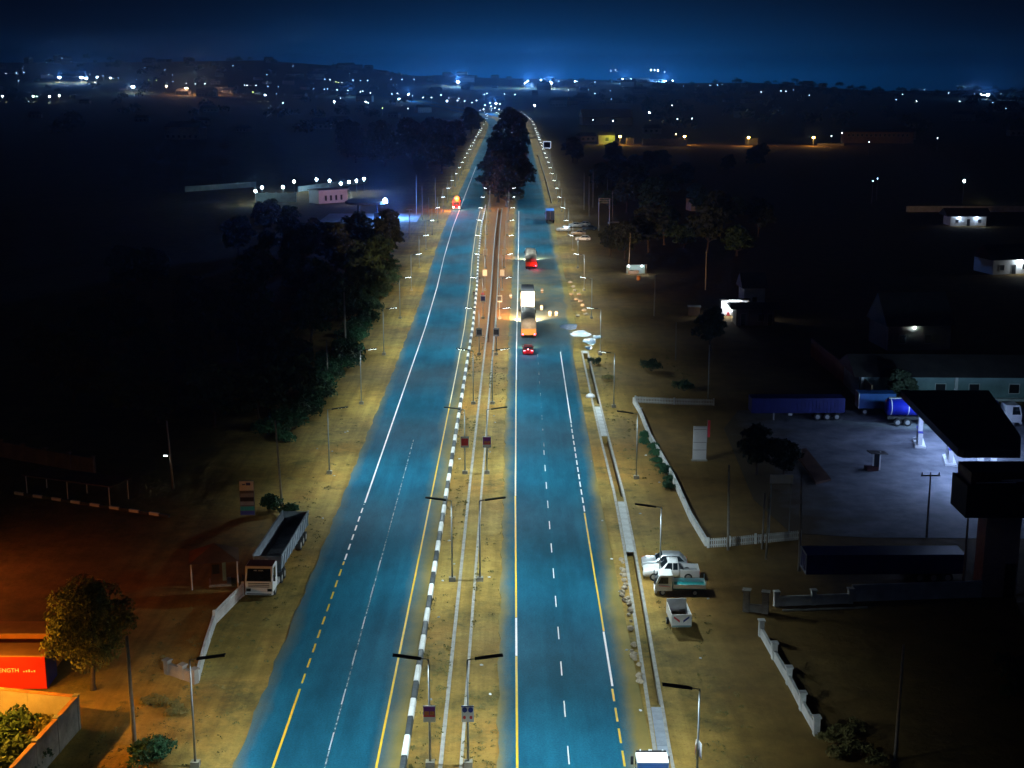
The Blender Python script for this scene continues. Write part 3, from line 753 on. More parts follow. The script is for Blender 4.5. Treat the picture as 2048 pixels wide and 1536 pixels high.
# avenue trees standing in the median
for i, (px, Y, s) in enumerate([(-0.2, 486, 0.80), (-3.4, 503, 0.95), (0.9, 525, 1.0), (-2.2, 562, 1.08), (0.0, 610, 1.08), (-1.2, 670, 1.12), (1.6, 745, 1.16), (0.8, 830, 1.18), (1.5, 930, 1.22)]):
    tree(K_BIG[i % 2], px + (shL(Y) + shR(Y)) / 2 - 1.8, Y, 'large dark broadleaf tree of the row filling the median between the carriageways', 'big trees in the median', i * 1.3, s, 'median_tree')
for i, (x, Y, s) in enumerate([(-33, 650, 0.9), (-42, 690, 1.0), (-52, 720, 1.05), (-64, 700, 0.95), (-40, 760, 1.05), (-58, 790, 1.1), (-72, 770, 1.0), (-82, 730, 0.9), (-34, 840, 0.9), (-50, 860, 1.0), (-92, 780, 1.0), (-31, 1075, 1.05)]):
    tree(K_BIG[(i + 1) % 2], x, Y, 'tall dark tree in the grove beside the left carriageway beyond the fuel forecourt' if i < 11 else 'round dark tree standing apart beyond the grove on the left verge', 'grove left of the road' if i < 11 else None, i * 0.9, s, 'grove_tree')
# unlit wood left of the road
g_ = random.Random(5); spots = []
while len(spots) < 60:
    y = g_.uniform(176, 430); x = -30 - abs(g_.gauss(0, 1)) * 24
    if x < -90 or (y > 385 and x > -66): continue
    if all((x - a) ** 2 + (y - b) ** 2 > 36 for a, b in spots): spots.append((x, y))
for i, (x, y) in enumerate(spots):
    tree(K_WOOD[i % 3], x, y, 'dark leafy tree in the unlit wood behind the left verge', 'trees of the wood left of the road', i * 1.7, g_.uniform(0.75, 1.15), 'wood_tree')
for i in range(74):
    y = 168 + i * 2.25 + g_.uniform(-2, 2); x = -25.9 + shL(y) - abs(g_.gauss(0, 2.3)) - (1.0 if y > 230 else 0) - (2.5 if y < 180 else 0)
    bush((0, 1, 0, 1, 0)[i % 5] if y < 260 else 1, x, y, 'green shrub at the edge of the wood lit by the verge lamps', 'shrubs along the left verge', g_.uniform(0.9, 1.7), 'verge_shrub')
# right hand side: trees in the dark beyond the shops
spots = []
while len(spots) < 34:
    y = g_.uniform(335, 800); x = 30 + abs(g_.gauss(0, 1)) * 45
    if x > 190 or (y < 520 and 95 < x): continue
    if all((x - a) ** 2 + (y - b) ** 2 > 60 for a, b in spots): spots.append((x, y))
for i, (x, y) in enumerate(spots):
    tree(K_WOOD[(i + 1) % 3], x, y, 'dark tree on the unlit land right of the road', 'trees right of the road', i * 1.1, g_.uniform(0.9, 1.4), 'field_tree')
for x, y, s, lb in [(33.5, 228, 0.75, 'low dark tree in front of the lit shop row'), (25.0, 350, 0.8, 'dark tree behind the lit roadside stall'), (28.5, 345, 0.95, 'broad dark tree beside the roadside billboard frame'),
                    (54.3, 187.5, 0.55, 'small dark tree in front of the long teal building'), (28.6, 154.5, 0.6, 'small dark tree on the paved forecourt'), (31.2, 152.0, 0.5, 'dark ornamental tree beside the dark planting bed')]:
    tree(K_WOOD[1], x, y, lb, None, x, s, 'small_tree')
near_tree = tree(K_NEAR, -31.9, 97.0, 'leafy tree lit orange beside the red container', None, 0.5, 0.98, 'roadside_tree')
# hedge outside the right hand boundary wall, weeds by the drain
for i in range(9):
    y = 149 + i * 2.7
    bush(0, interp([(149, 18.0), (175, 16.9)], y) + g_.uniform(-0.3, 0.3), y, 'green hedge shrub growing against the white boundary wall', 'hedge at the boundary wall', 0.55, 'hedge_shrub')
for x, y, k, s, lb in [(13.3, 217, 1, 0.8, 'dark weed clump beside the open roadside drain'), (14.6, 206, 2, 0.9, 'dry weed clump between drain and lamp'), (22.0, 212, 1, 1.2, 'dark shrub on bare ground behind the verge lamps'), (25.5, 198, 1, 1.1, 'dark shrub on the bare plot before the dark blue trailer'),
                       (-25.3, 85.6, 0, 0.95, 'green shrub at the foot of the leaning utility pole'), (-23.9, 86.6, 0, 0.7, 'low green shrub beside the lamp post'), (-26.8, 94.5, 2, 0.9, 'dry grass tuft behind the verge lamp'), (-24.6, 93.0, 2, 0.8, 'dry grass tuft on the orange earth'), (-25.4, 141.2, 0, 0.9, 'green shrub behind the parked dump trailer'), (-23.9, 139.2, 0, 0.75, 'green shrub by the trailer tailgate')]:
    bush(k, x, y, lb, None, s, 'weed_clump')
for i in range(12):
    x, y = g_.uniform(38, 52), g_.uniform(84, 104)
    bush(1, x, y, 'dark shrub in the unlit plot below the sign tower', 'shrubs in the unlit plot', g_.uniform(0.8, 1.5), 'plot_shrub')
for i in range(7):
    bush(2, 23.2 + g_.uniform(-1, 2.4), 85.5 + i * 0.8, 'dark undergrowth at the end of the pillared wall', 'undergrowth at the wall end', g_.uniform(0.6, 1.0), 'undergrowth')
# verge grass: short blades on the median and shoulders
def grass_stuff():
    g = np.random.default_rng(9); bl = []
    r = random.Random(2)
    zones = [(-6.9, -5.1, 70, 240, 330), (-3.3, -1.3, 70, 230, 240), (-25, -19.6, 86, 180, 220), (13.0, 17.0, 84, 235, 260), (-29, -24, 82, 112, 200), (18, 30, 185, 240, 160)]
    for x0, x1, y0, y1, n in zones:
        cl = [(r.uniform(x0, x1), y0 + (y1 - y0) * r.random() ** 1.4) for _ in range(int(n / 6))]
        for _ in range(n):
            cx, cy = r.choice(cl)
            q = r.uniform(0.10, 0.30)
            bl.append((min(x1, max(x0, cx + r.gauss(0, 0.9))), cy + r.gauss(0, 3.0), 0.04, q, q * 0.45))
    me = leaf_mesh('grass', bl, 15000, 0.07, 4, MT['grass blade'])
    o = bpy.data.objects.new('grass', me); COL.objects.link(o); tag(o, 'short dry grass tufts on the sandy verges and median', 'grass', kind='stuff')
grass_stuff()
def far_wood():
    r = random.Random(77); bl = []
    for i in range(620):
        if r.random() < 0.62:
            x, y = r.uniform(120, 1500), r.uniform(900, 3300)
        else:
            x, y = r.uniform(-1400, -120), r.uniform(900, 3200)
        if abs(x) < 0.03 * y + 60: continue
        q = r.uniform(4, 8); bl.append((x, y, hill(x, y) + q * 0.8, q * 1.3, q))
    o = bpy.data.objects.new('far_wood', leaf_mesh('far_wood', bl, 42000, 1.7, 6, MT['dark leaf'])); COL.objects.link(o)
    tag(o, 'unlit far-off woods spreading between the town lights', 'wood', kind='stuff')
far_wood()
# loose stones and broken concrete along the verge
stone_me = []
for sd in range(4):
    r = random.Random(sd); mb = MB().ball((0, 0, 0.2), 0.34, 7, 5, 0.75)
    mb.v = [(x * r.uniform(0.7, 1.3), y * r.uniform(0.7, 1.3), max(-0.05, z * r.uniform(0.7, 1.2))) for x, y, z in mb.v]
    m_ = mb.mesh('stone'); m_.materials.append(MT['stone']); stone_me.append(m_)
STN = [(1140, 566), (1146, 575), (1143, 590), (1152, 600), (1160, 604), (1165, 612), (1168, 622), (1172, 630), (1158, 590), (1150, 583), (1156, 634)]
for i, (px, py) in enumerate(STN):
    p = at(px, py); o = obj('boulder', stone_me[i % 4], None, p, i * 1.1); o.scale = (1.5, 1.3, 1.1)
    tag(o, 'sandy boulder heaped along the broken verge at the junction', 'boulder', 'boulders at the junction')
for i in range(34):
    y = g_.uniform(96, 126); o = obj('rubble', stone_me[i % 4], None, (drx(y) - 0.75 - abs(g_.gauss(0, 0.3)), y, 0.02), i); s = g_.uniform(0.4, 0.9); o.scale = (s, s, s)
    tag(o, 'small rubble lump beside the open drain', 'rubble', 'rubble along the drain')

# ================================================================== poles, walls, fences
def upole(bx, by, tx, ty, label, h=None, arms=0, r=0.14, leanfix=0.6):
    b = at(bx, by)
    a_ = (768 - ty) / FPX; dy = math.cos(PITCH) + a_ * math.sin(PITCH); dz = -math.sin(PITCH) + a_ * math.cos(PITCH)
    top = CAM_H + b.y / dy * dz; tX = (tx - 1024) / FPX * (b.y / dy)
    t = thing('utility_pole', label, 'pole', b)
    dx = (tX - b.x) * leanfix
    MB().cyl((0, 0, -0.1), (dx, 0, top), r, r * 0.62, 10).build('shaft', MT['pole concrete'], t, True)
    if arms:
        for k in range(arms):
            ca = box(dx - 0.95, dx + 0.95, -0.06, 0.06, top - 0.28 - 0.9 * k, top - 0.14 - 0.9 * k).build('crossarm', MT['galvanised steel'], t)
            for q in (-0.85, 0, 0.85): MB().cyl((dx + q, 0, top - 0.14 - 0.9 * k), (dx + q, 0, top + 0.12 - 0.9 * k), 0.06, 0.05, 6).build('insulator', MT['maroon'], ca)
    return t, top, dx
p_, top_, dx_ = upole(347, 978, 330, 842, 'concrete pole carrying a small lit lamp beside the dark yard')
hb = box(dx_ - 0.55, dx_ - 0.1, -0.1, 0.1, top_ * 0.50, top_ * 0.50 + 0.12).build('lamp_head', MT['chassis'], p_)
box(dx_ - 0.52, dx_ - 0.18, -0.115, 0.08, top_ * 0.5 - 0.08, top_ * 0.5 - 0.005).build('lens', MT['lens lit'], hb)
upole(564, 1008, 545, 840, 'tall leaning concrete pole behind the dump trailer')
upole(656, 757, 652, 680, 'concrete pole at the edge of the green shrubs', r=0.12)
upole(691, 690, 688, 585, 'thick grey pole standing in the wood', r=0.2)
upole(270, 1497, 252, 1272, 'leaning concrete pole beside the orange lit tree', r=0.17)
upole(1790, 1520, 1808, 1290, 'leaning concrete pole in the unlit plot')
upole(1456, 1100, 1455, 930, 'concrete pole at the end of the picket rail')
upole(1524, 1098, 1530, 985, 'left hand concrete pole of the twin board support', r=0.11)
upole(1532, 1118, 1540, 990, 'right hand concrete pole of the twin board support', r=0.11)
upole(1598, 1142, 1601, 950, 'slim concrete pole before the paved forecourt')
upole(1925, 1192, 1936, 1035, 'concrete pole in front of the boundary wall by the sign tower')
upole(1853, 1075, 1861, 947, 'pole with crossarm and three insulators beside the sign tower', arms=1, r=0.12)
upole(1411, 580, 1413, 500, 'pale concrete pole behind the shop row')
upole(1308, 632, 1311, 550, 'concrete pole on bare ground before the shops')
upole(1257, 548, 1262, 465, 'concrete pole beside the lit roadside stall')
upole(1351, 720, 1352, 645, 'slim concrete pole on the dark plot', r=0.1)
upole(1416, 800, 1418, 690, 'slim pole at the corner of the forecourt', r=0.1)
upole(820, 478, 818, 418, 'pole with crossarms near the left forecourt', arms=2)
upole(858, 452, 857, 395, 'slim pole beside the left verge', r=0.12)
upole(845, 440, 844, 372, 'slim pole behind the verge lamps', r=0.12)
for px, py, ty, lb in [(1168, 420, 345, 'thin bare pole behind the blue truck'), (1178, 432, 352, 'thin bare pole behind the parked cars'), (1186, 415, 342, 'thin bare pole beyond the parked cars'), (1215, 405, 350, 'thin bare pole beyond the billboard frame'), (871, 425, 355, 'thin bare pole beside the oncoming beacon lorry'), (833, 430, 350, 'thin bare pole at the edge of the blue lit forecourt'), (1225, 445, 380, 'thin bare pole beside the billboard frame')]:
    upole(px, py, px, ty, lb, r=0.1)

def wall(name, label, pts, h, th, m, pillar=None, cap=None, group=None, pm=None, h2=None):
    """straight runs between points; each run a panel, each pillar its own part"""
    t = thing(name, label, 'wall', (0, 0, 0), 0, group)
    n = len(pts)
    for k in range(n - 1):
        a, b = Vector((*pts[k][:2], 0)), Vector((*pts[k + 1][:2], 0)); d = (b - a); L = d.length; rz = math.atan2(d.y, d.x)
        c = (a + b) / 2
        MB().obox((c.x, c.y, h / 2 - 0.05), (L - 0.02, th, h + 0.1), rz).build('panel', MT[m], t)
        if cap: MB().obox((c.x, c.y, h + 0.04), (L - 0.02, th + 0.1, 0.08), rz).build('coping', MT[cap], t)
        if pillar and k > 0 or pillar and k == 0:
            for q, e in ((a, True), (b, k == n - 2)):
                if e:
                    p = MB().obox((q.x, q.y, pillar[1] / 2), (pillar[0], pillar[0], pillar[1]), rz).build('pillar', MT[pm or m], t)
                    MB().obox((q.x, q.y, pillar[1] + 0.06), (pillar[0] * 1.35, pillar[0] * 1.35, 0.12), rz).build('cap', MT[pm or m], p)
    return t
def split(a, b, n): return [(a[0] + (b[0] - a[0]) * i / n, a[1] + (b[1] - a[1]) * i / n) for i in range(n + 1)]
def picket(label, pts, h, m, pitch=0.22, name='picket_fence'):
    t = thing(name, label, 'fence')
    for a, b in zip(pts, pts[1:]):
        d = Vector((b[0] - a[0], b[1] - a[1], 0)); L = d.length; rz = math.atan2(d.y, d.x); n = max(2, int(L / pitch))
        pk = MB()
        for i in range(n):
            q = (a[0] + d.x * (i + 0.5) / n, a[1] + d.y * (i + 0.5) / n)
            pk.obox((q[0], q[1], h / 2), (pitch * 0.55, 0.07, h), rz)
        tag(pk.build('pickets', MT[m], t), kind='stuff')
        c = ((a[0] + b[0]) / 2, (a[1] + b[1]) / 2)
        for zz in (0.25, h * 0.78): MB().obox((c[0], c[1], zz), (L, 0.12, 0.10), rz).build('rail', MT[m], t)
    for q in pts: MB().obox((q[0], q[1], h / 2 + 0.05), (0.22, 0.22, h + 0.1)).build('post', MT[m], t)
    return t
# left: fence by the truck, low wall
picket('white concrete picket fence leading from the parked truck cab', [(-24.15, 116.3), (-25.3, 109.6)], 1.25, 'white wall paint')
wall('boundary_wall', 'low white boundary wall curving away from the picket fence', [(-25.3, 109.45), (-24.85, 104.0), (-24.25, 98.6)], 0.95, 0.22, 'white wall paint')
wall('entrance_wall', 'short pale entrance wall at the end of the low white wall', [(-24.4, 98.2), (-25.5, 99.0), (-26.9, 99.9)], 0.9, 0.35, 'plaster', (0.45, 1.1))
rk = thing('painted_kerb', 'row of black and white kerb stones bounding the red earth yard', 'kerb')
for i, q in enumerate(split((-55.5, 147.0), (-36.2, 138.7), 16)[:-1]):
    MB().obox((q[0] + 0.6, q[1] - 0.26, 0.14), (1.24, 0.25, 0.3), math.atan2(-8.3, 19.3)).build('kerb_stone', MT['kerb white' if i % 2 == 0 else 'kerb black'], rk)
a_, b_ = at(0, 912), at(188, 948)
wall('yard_wall', 'dim plastered wall behind the red earth yard', split((a_.x - 3, a_.y + 1.5), (b_.x, b_.y), 5), 1.9, 0.25, 'brown plaster', (0.4, 2.1))
# right: white boundary wall of the forecourt
wall('forecourt_wall', 'low white curved wall between the verge and the dark lawn', [(17.3, 190.5), (17.64, 184.0), (17.67, 170.2), (18.15, 161.0), (18.53, 152.4), (18.66, 145.0), (18.75, 137.8), (19.26, 129.6)], 0.85, 0.25, 'white wall paint')
picket('white picket rail closing the forecourt behind the grey poles', [(19.4, 129.2), (21.6, 129.6), (24.3, 130.4), (29.0, 131.6)], 0.95, 'white wall paint', name='picket_rail')
picket('dim picket fence along the far side of the dark plot', [(17.6, 190.8), (23.0, 189.6), (28.5, 189.0)], 0.9, 'white wall paint', name='plot_fence')
a_, b_, c_, d_ = at(1552, 1212), at(1700, 1206), at(1962, 1194), at(1500, 1222)
wall('plot_wall', 'lower pale stretch of boundary wall with gate pillar beside the unlit plot', split((a_.x, a_.y), (b_.x, b_.y), 2), 0.9, 0.22, 'white wall paint', (0.42, 1.3))
wall('trailer_wall', 'higher pale boundary wall in front of the long blue trailer', split((b_.x + 0.2, b_.y + 0.4), (c_.x, c_.y), 3), 1.55, 0.22, 'white wall paint')
wall('gate_wall', 'small square gate pillar pair at the head of the pillared wall', [(at(1492, 1222).x, at(1492, 1222).y), (at(1530, 1226).x, at(1530, 1226).y)], 0.7, 0.25, 'concrete', (0.55, 1.9))
PW = [at(px, py) for px, py in ((1522, 1272), (1548, 1318), (1577, 1368), (1604, 1420), (1632, 1470))]
wall('pillared_wall', 'pale boundary wall with square capped pillars around the unlit plot', [(q.x, q.y) for q in PW], 0.8, 0.22, 'white wall paint', (0.42, 1.35))
wall('plot_kerb', 'thin pale kerb on the ground inside the unlit plot', [(at(1565, 1222).x, at(1565, 1222).y), (at(1735, 1216).x, at(1735, 1216).y)], 0.12, 0.2, 'concrete')
a_, b_ = at(1622, 712), at(1742, 812)
wall('brown_wall', 'tall brown wall running diagonally to the corner of the teal building', split((a_.x, a_.y), (b_.x, b_.y), 5), 3.0, 0.25, 'brown plaster')
a_, b_ = at(1812, 424), at(2022, 424)
wall('lit_wall', 'long pale wall faintly lit across the dark fields', split((a_.x, a_.y), (b_.x + 10, b_.y), 6), 2.0, 0.25, 'white wall paint')

# ================================================================== buildings and forecourts
def opening(parent, x0, x1, y, z0, z1, name='window', m='dark opening', frame='white wall paint', face=-1):
    w = box(x0, x1, y - 0.03, y + 0.03, z0, z1).build(name, MT[m], parent)
    for a, b, c, d in ((x0 - 0.08, x1 + 0.08, z0 - 0.1, z0), (x0 - 0.08, x1 + 0.08, z1, z1 + 0.08), (x0 - 0.08, x0, z0, z1), (x1, x1 + 0.08, z0, z1)):
        box(a, b, y - 0.07, y + 0.05, c, d).build('frame', MT[frame], w)
    return w
def house(name, label, loc, rz, w, d, h, wallm, roofm, pitch=0.35, wins=(), doors=(), hip=False, cat='building', group=None, eave=0.5, flat=False):
    t = thing(name, label, cat, loc, rz, group)
    box(-w / 2, w / 2, 0, d, -0.2, h).build('wall', MT[wallm], t)
    if flat:
        r = box(-w / 2 - eave, w / 2 + eave, -eave, d + eave, h, h + 0.25).build('roof', MT[roofm], t)
    else:
        rh = d / 2 * pitch * 1.6; e = eave; i = w * 0.22 if hip else 0.0
        r = MB().add([(-w / 2 - e, -e, h), (w / 2 + e, -e, h), (w / 2 + e, d + e, h), (-w / 2 - e, d + e, h), (-w / 2 - e + i, d / 2, h + rh), (w / 2 + e - i, d / 2, h + rh)],
                 [(0, 1, 5, 4), (2, 3, 4, 5), (1, 2, 5), (3, 0, 4), (0, 3, 2, 1)]).build('roof', MT[roofm], t)
    for x0, x1, z0, z1 in wins: opening(t, x0, x1, -0.02, z0, z1)
    for x0, x1, z1 in doors: opening(t, x0, x1, -0.02, 0.0, z1, 'door')
    return t
# --- fuel forecourt on the right
fc = MB().prism([(28.5, 133.5), (36, 132.2), (66, 131.5), (72, 190), (46, 186), (31.5, 186.0), (28.0, 176), (27.3, 160), (26.6, 145)], -0.1, 0.03).build('forecourt', mat('pavers', (0.10, 0.115, 0.145), 0.85, col2=(0.25, 0.265, 0.30), scale=0.35, bump=0.4, detail=10))
tag(fc, kind='structure')
pvt = fc.data.materials[0].node_tree; pvp = pvt.nodes['Principled BSDF']                  # earth trodden over the outer pavers
pv_x = pvt.nodes.new('ShaderNodeSeparateXYZ'); pv_c = pvt.nodes.new('ShaderNodeTexCoord'); pvt.links.new(pv_c.outputs['Object'], pv_x.inputs[0])
pv_n = pvt.nodes.new('ShaderNodeTexNoise'); pv_n.inputs['Scale'].default_value = 0.25; pv_n.inputs['Detail'].default_value = 8; pvt.links.new(pv_c.outputs['Object'], pv_n.inputs['Vector'])
pv_a = pvt.nodes.new('ShaderNodeMath'); pv_a.operation = 'MULTIPLY_ADD'; pv_a.inputs[1].default_value = 14.0; pvt.links.new(pv_n.outputs['Fac'], pv_a.inputs[0]); pvt.links.new(pv_x.outputs[0], pv_a.inputs[2])
pv_r = pvt.nodes.new('ShaderNodeMapRange'); pv_r.inputs['From Min'].default_value = 37.0; pv_r.inputs['From Max'].default_value = 44.0; pvt.links.new(pv_a.outputs[0], pv_r.inputs[0])
pv_m = pvt.nodes.new('ShaderNodeMix'); pv_m.data_type = 'RGBA'; pv_m.inputs[6].default_value = (0.085, 0.058, 0.022, 1)
pvt.links.new(pv_r.outputs[0], pv_m.inputs[0]); pvt.links.new(pvp.inputs['Base Color'].links[0].from_socket, pv_m.inputs[7]); pvt.links.new(pv_m.outputs[2], pvp.inputs['Base Color'])
bed = thing('planting_bed', 'dark raised planting bed on the paved forecourt', 'planting bed')
pb_ = [at(px, py) for px, py in ((1588, 905), (1612, 900), (1662, 962), (1632, 970))]
MB().prism([(q.x, q.y) for q in pb_], 0.0, 0.28).build('kerb', MT['rust roof'], bed)
cn = thing('station_canopy', 'dark flat fuel station canopy lit from beneath over pump islands', 'canopy', (0, 0, 0))
CP = [(50.1, 172.8), (61.5, 172.8), (57.3, 149.7), (55.2, 143.9), (49.0, 143.9), (48.6, 144.6)]
MB().prism(CP, 5.05, 5.95).build('roof', MT['roof sheet'], cn)
MB().prism([(a + (53.6 - a) * 0.03, b + (159 - b) * 0.03) for a, b in CP], 5.02, 5.049).build('soffit', MT['white paint'], cn)
box(55.6, 56.4, 172.85, 173.1, 5.2, 5.7).build('added_rear_lamp', MT['canopy lamp lit'], cn)
light('added_rear_fill', 'SPOT', (56.0, 173.4, 5.4), 2600, (0.45, 0.78, 1.0), cn, (R(82), 0, 0), spot_size=R(150), spot_blend=0.6, shadow_soft_size=0.3)  # unseen lamp added behind the canopy to brighten the long building's front
COLS = [(51.55, 168.2), (52.9, 160.2), (53.6, 151.5), (57.2, 164.5), (56.2, 154.5)]
for x, y in COLS:
    box(x - 0.28, x + 0.28, y - 0.28, y + 0.28, 0.03, 5.02).build('column', MT['white paint'], cn)
for k, (x, y) in enumerate([(52, 168.5), (57, 169.5), (52.6, 161), (56.4, 161), (51.6, 153.5), (54.6, 151), (51.4, 147)]):
    box(x - 0.35, x + 0.35, y - 0.35, y + 0.35, 4.95, 5.019).build('ceiling_lamp', MT['canopy lamp lit'], cn)
    light('canopy_light', 'POINT', (x, y, 4.55), 800, (0.40, 0.56, 1.0), cn, shadow_soft_size=0.35)
for k, (x, y) in enumerate(COLS[:3] + [(57.0, 163.8), (56.0, 153.8)]):
    t = thing('pump_island', 'white kerbed pump island under the dark canopy', 'pump island', (x, y, 0.03), R(-12), 'pump islands under the canopy')
    MB().prism([(-0.65, -2.2), (0.65, -2.2), (0.65, 2.0), (0.3, 2.5), (-0.3, 2.5), (-0.65, 2.0)], 0, 0.24).build('kerb', MT['kerb white'], t)
    for s in (-1.1, 1.3):
        b = box(-0.28, 0.28, s - 0.4, s + 0.4, 0.24, 1.75).build('pump', MT['white paint'], t, bevel=0.04)
        box(-0.295, 0.295, s - 0.3, s + 0.3, 1.15, 1.55).build('display', MT['glass'], b); box(-0.30, 0.30, s - 0.41, s + 0.41, 1.752, 1.85).build('top', MT['blue paint'], b)
q = at(1752, 940)
kt = thing('air_stand', 'small roofed service stand with slanted top on the open forecourt', 'stand', (q.x, q.y, 0.03), 0.15)
for x in (-0.42, 0.42): box(x - 0.07, x + 0.07, -0.08, 0.08, 0, 2.2).build('post', MT['white paint'], kt)
box(-0.32, 0.30, -0.12, 0.14, 0.25, 1.9).build('panel', MT['dark panel'], kt)
MB().hexa([(-1.0, -0.6, 2.15), (1.15, -0.6, 1.95), (1.15, 0.7, 1.95), (-1.0, 0.7, 2.15), (-1.0, -0.6, 2.28), (1.15, -0.6, 2.08), (1.15, 0.7, 2.08), (-1.0, 0.7, 2.28)]).build('roof', MT['roof sheet'], kt)
box(-1.3, 0.1, -0.5, 0.5, 0, 0.5).build('base', MT['maroon'], kt)
# sign tower
st = thing('sign_tower', 'massive square sign tower with stepped dark maroon head board', 'sign', (0, 0, 0))
MB().box(42.0, 45.1, 116.0, 118.2, -0.2, 7.9).build('column', MT['tower plaster'], st)
box(44.0, 44.9, 115.8, 115.99, 0.0, 3.2).build('recess', MT['dark opening'], st)
hd = box(39.6, 52.0, 114.6, 118.8, 7.9, 10.8).build('head_board', MT['dark panel'], st)
up = box(39.95, 52.0, 114.9, 118.5, 10.8, 11.95).build('upper_board', MT['maroon'], st)
for i, (a, b, c, d) in enumerate(((40.4, 43.9, 10.98, 11.10), (43.9, 45.2, 11.10, 11.30), (42.6, 44.4, 11.22, 11.30))):
    MB().hexa([(a, 114.86, c), (b, 114.86, d - 0.1), (b, 114.89, d - 0.1), (a, 114.89, c), (a, 114.86, c + 0.05), (b, 114.86, d + 0.06), (b, 114.89, d + 0.06), (a, 114.89, c + 0.05)]).build('swoosh', MT['sign white'], up)
for i in range(9):
    x = 44.9 + i * 0.36; box(x, x + 0.22, 114.86, 114.885, 10.92, 11.22 + 0.05 * (i % 2)).build('letter_mark', MT['sign grey'], up)
for i in range(4):
    x = 44.4 + i * 0.6; box(x, x + 0.16, 114.56, 114.585, 9.4, 10.1).build('letter_mark', MT['sign grey'], hd)
# slabs of white price sign and red mast at the lawn
t = thing('white_pylon', 'plain white upright sign panel standing on the dark lawn', 'sign', (22.7, 160.6, 0))
box(-0.82, 0.82, -0.14, 0.14, 0.15, 4.3).build('board', MT['sign white'], t, bevel=0.03)
for z in (1.35, 2.3, 3.9): box(-0.78, 0.78, -0.155, -0.141, z, z + 0.05).build('groove', MT['sign grey'], t)
box(-0.95, 0.95, -0.3, 0.3, 0, 0.15).build('base', MT['concrete'], t)
q = at(1414, 885)
t = thing('red_banner', 'thin red feather banner beside the white sign panel', 'banner', (q.x, q.y, 0))
MB().cyl((0, 0, 0), (0, 0, 3.0), 0.03, 0.02, 6).build('pole', MT['galvanised steel'], t)
MB().prism([(0.03, -0.012), (0.35, -0.012), (0.35, 0.012), (0.03, 0.012)], 0.7, 2.9).build('cloth', MT['sign red'], t)
# board between the twin poles
q = at(1560, 958, 0); 
t = thing('notice_board', 'pale notice board on the twin poles before the forecourt', 'board', (at(1558, 1075).x, at(1558, 1075).y, 0))
for x in (-1.0, 1.0): MB().cyl((x, 0.1, 0), (x, 0.1, 6.6), 0.05, 0.05, 6).build('post', MT['galvanised steel'], t)
box(-1.15, 1.15, -0.05, 0.05, 5.7, 6.6).build('board', MT['sign white'], t)
# long building and gable house behind the forecourt
q = at(1738, 806)
t = house('long_building', 'long low teal walled building with dark roof behind the tankers', (q.x + 16, q.y + 2, 0), R(-1.5), 34, 10, 3.4, 'teal plaster', 'roof sheet', 0.28, [(-6, -4.6, 1.0, 2.3), (-1.2, 0.2, 1.0, 2.3), (4.5, 5.9, 1.0, 2.3), (10, 11.4, 1.0, 2.3)], [(-10.5, -9.4, 2.2)], eave=0.8)
for x in (-16.6, -3.2, 7.5): box(x - 0.2, x + 0.2, -0.6, -0.2, 0, 3.35).build('pilaster', MT['white wall paint'], t)
box(-17, 17, -0.95, -0.1, 0.0, 0.35).build('plinth', MT['white wall paint'], t)
q = at(1790, 700)
t = house('gable_house', 'dark gabled house with one small lit bulb on its wall', (q.x + 4, q.y, 0), R(6), 11, 9, 4.2, 'plaster', 'roof sheet', 0.7, [(-3.5, -2.4, 1.2, 2.6), (1.0, 2.1, 1.2, 2.6)])
MB().ball((-1.0, -0.25, 3.9), 0.10).build('bulb', MT['far lamp white'], t)
# shop row and stall
q = at(1500, 655)
t = house('shop_row', 'dim roadside shops with dark awning on posts', (q.x + 1.2, q.y + 2, 0), R(-2), 7.0, 5, 3.2, 'plaster', 'roof sheet', 0.2, [(0.6, 1.7, 0.9, 2.2)], [(-2.6, -1.7, 2.2), (2.4, 3.2, 2.2)], eave=1.1)
for x in (-3.4, -1.2, 1.2, 3.4): MB().cyl((x, -1.05, 0), (x, -1.05, 3.15), 0.07, 0.07, 6).build('post', MT['timber'], t)
q = at(1470, 632)
t = thing('lit_shop', 'open shop front brightly lit with white shelves and red goods', 'shop', (q.x, q.y, 0), R(-3))
box(-2.6, 2.6, 1.8, 2.0, 0, 3.0).build('back_wall', MT['white paint'], t); box(-2.75, -2.6, -0.4, 2.0, 0, 3.0).build('side_wall', MT['plaster'], t); box(2.6, 2.75, -0.4, 2.0, 0, 3.0).build('side_wall', MT['plaster'], t)
box(-2.95, 2.95, 0.35, 2.2, 3.01, 3.15).build('roof', MT['roof sheet'], t)
for z in (0.9, 1.6, 2.3): box(-0.4, 2.4, 1.45, 1.79, z, z + 0.06).build('shelf', MT['white paint'], t)
for i in range(6): box(-2.3 + i * 0.75, -1.8 + i * 0.75, 0.0, 0.5, 0.02, 0.5 + 0.2 * (i % 3)).build('crate', MT['sign red' if i % 3 == 1 else 'sign white'], t)
tb = box(-1.2, 1.2, 0.9, 0.98, 2.88, 2.95).build('tube_lamp', MT['shop tube lit'], t)
light('shop_light', 'AREA', (0, 0.2, 2.8), 420, (0.85, 0.93, 1.0), t, shape='RECTANGLE', size=2.4, size_y=0.2)
light('shop_light', 'POINT', (-2.6, -1.2, 2.4), 320, (0.8, 0.9, 1.0), t, shadow_soft_size=0.1)
q = at(1545, 600)
house('pale_house', 'small pale gabled house front behind the shop row', (at(1508, 618).x, at(1508, 618).y, 0), R(3), 4.2, 5, 4.2, 'white wall paint', 'roof sheet', 0.7, [(-0.4, 0.5, 1.2, 2.4)])
q = at(1395, 632)
t = thing('tent_stall', 'low sloping canvas stall beside the lit shop front', 'stall', (at(1425, 640).x, at(1425, 640).y, 0), R(8))
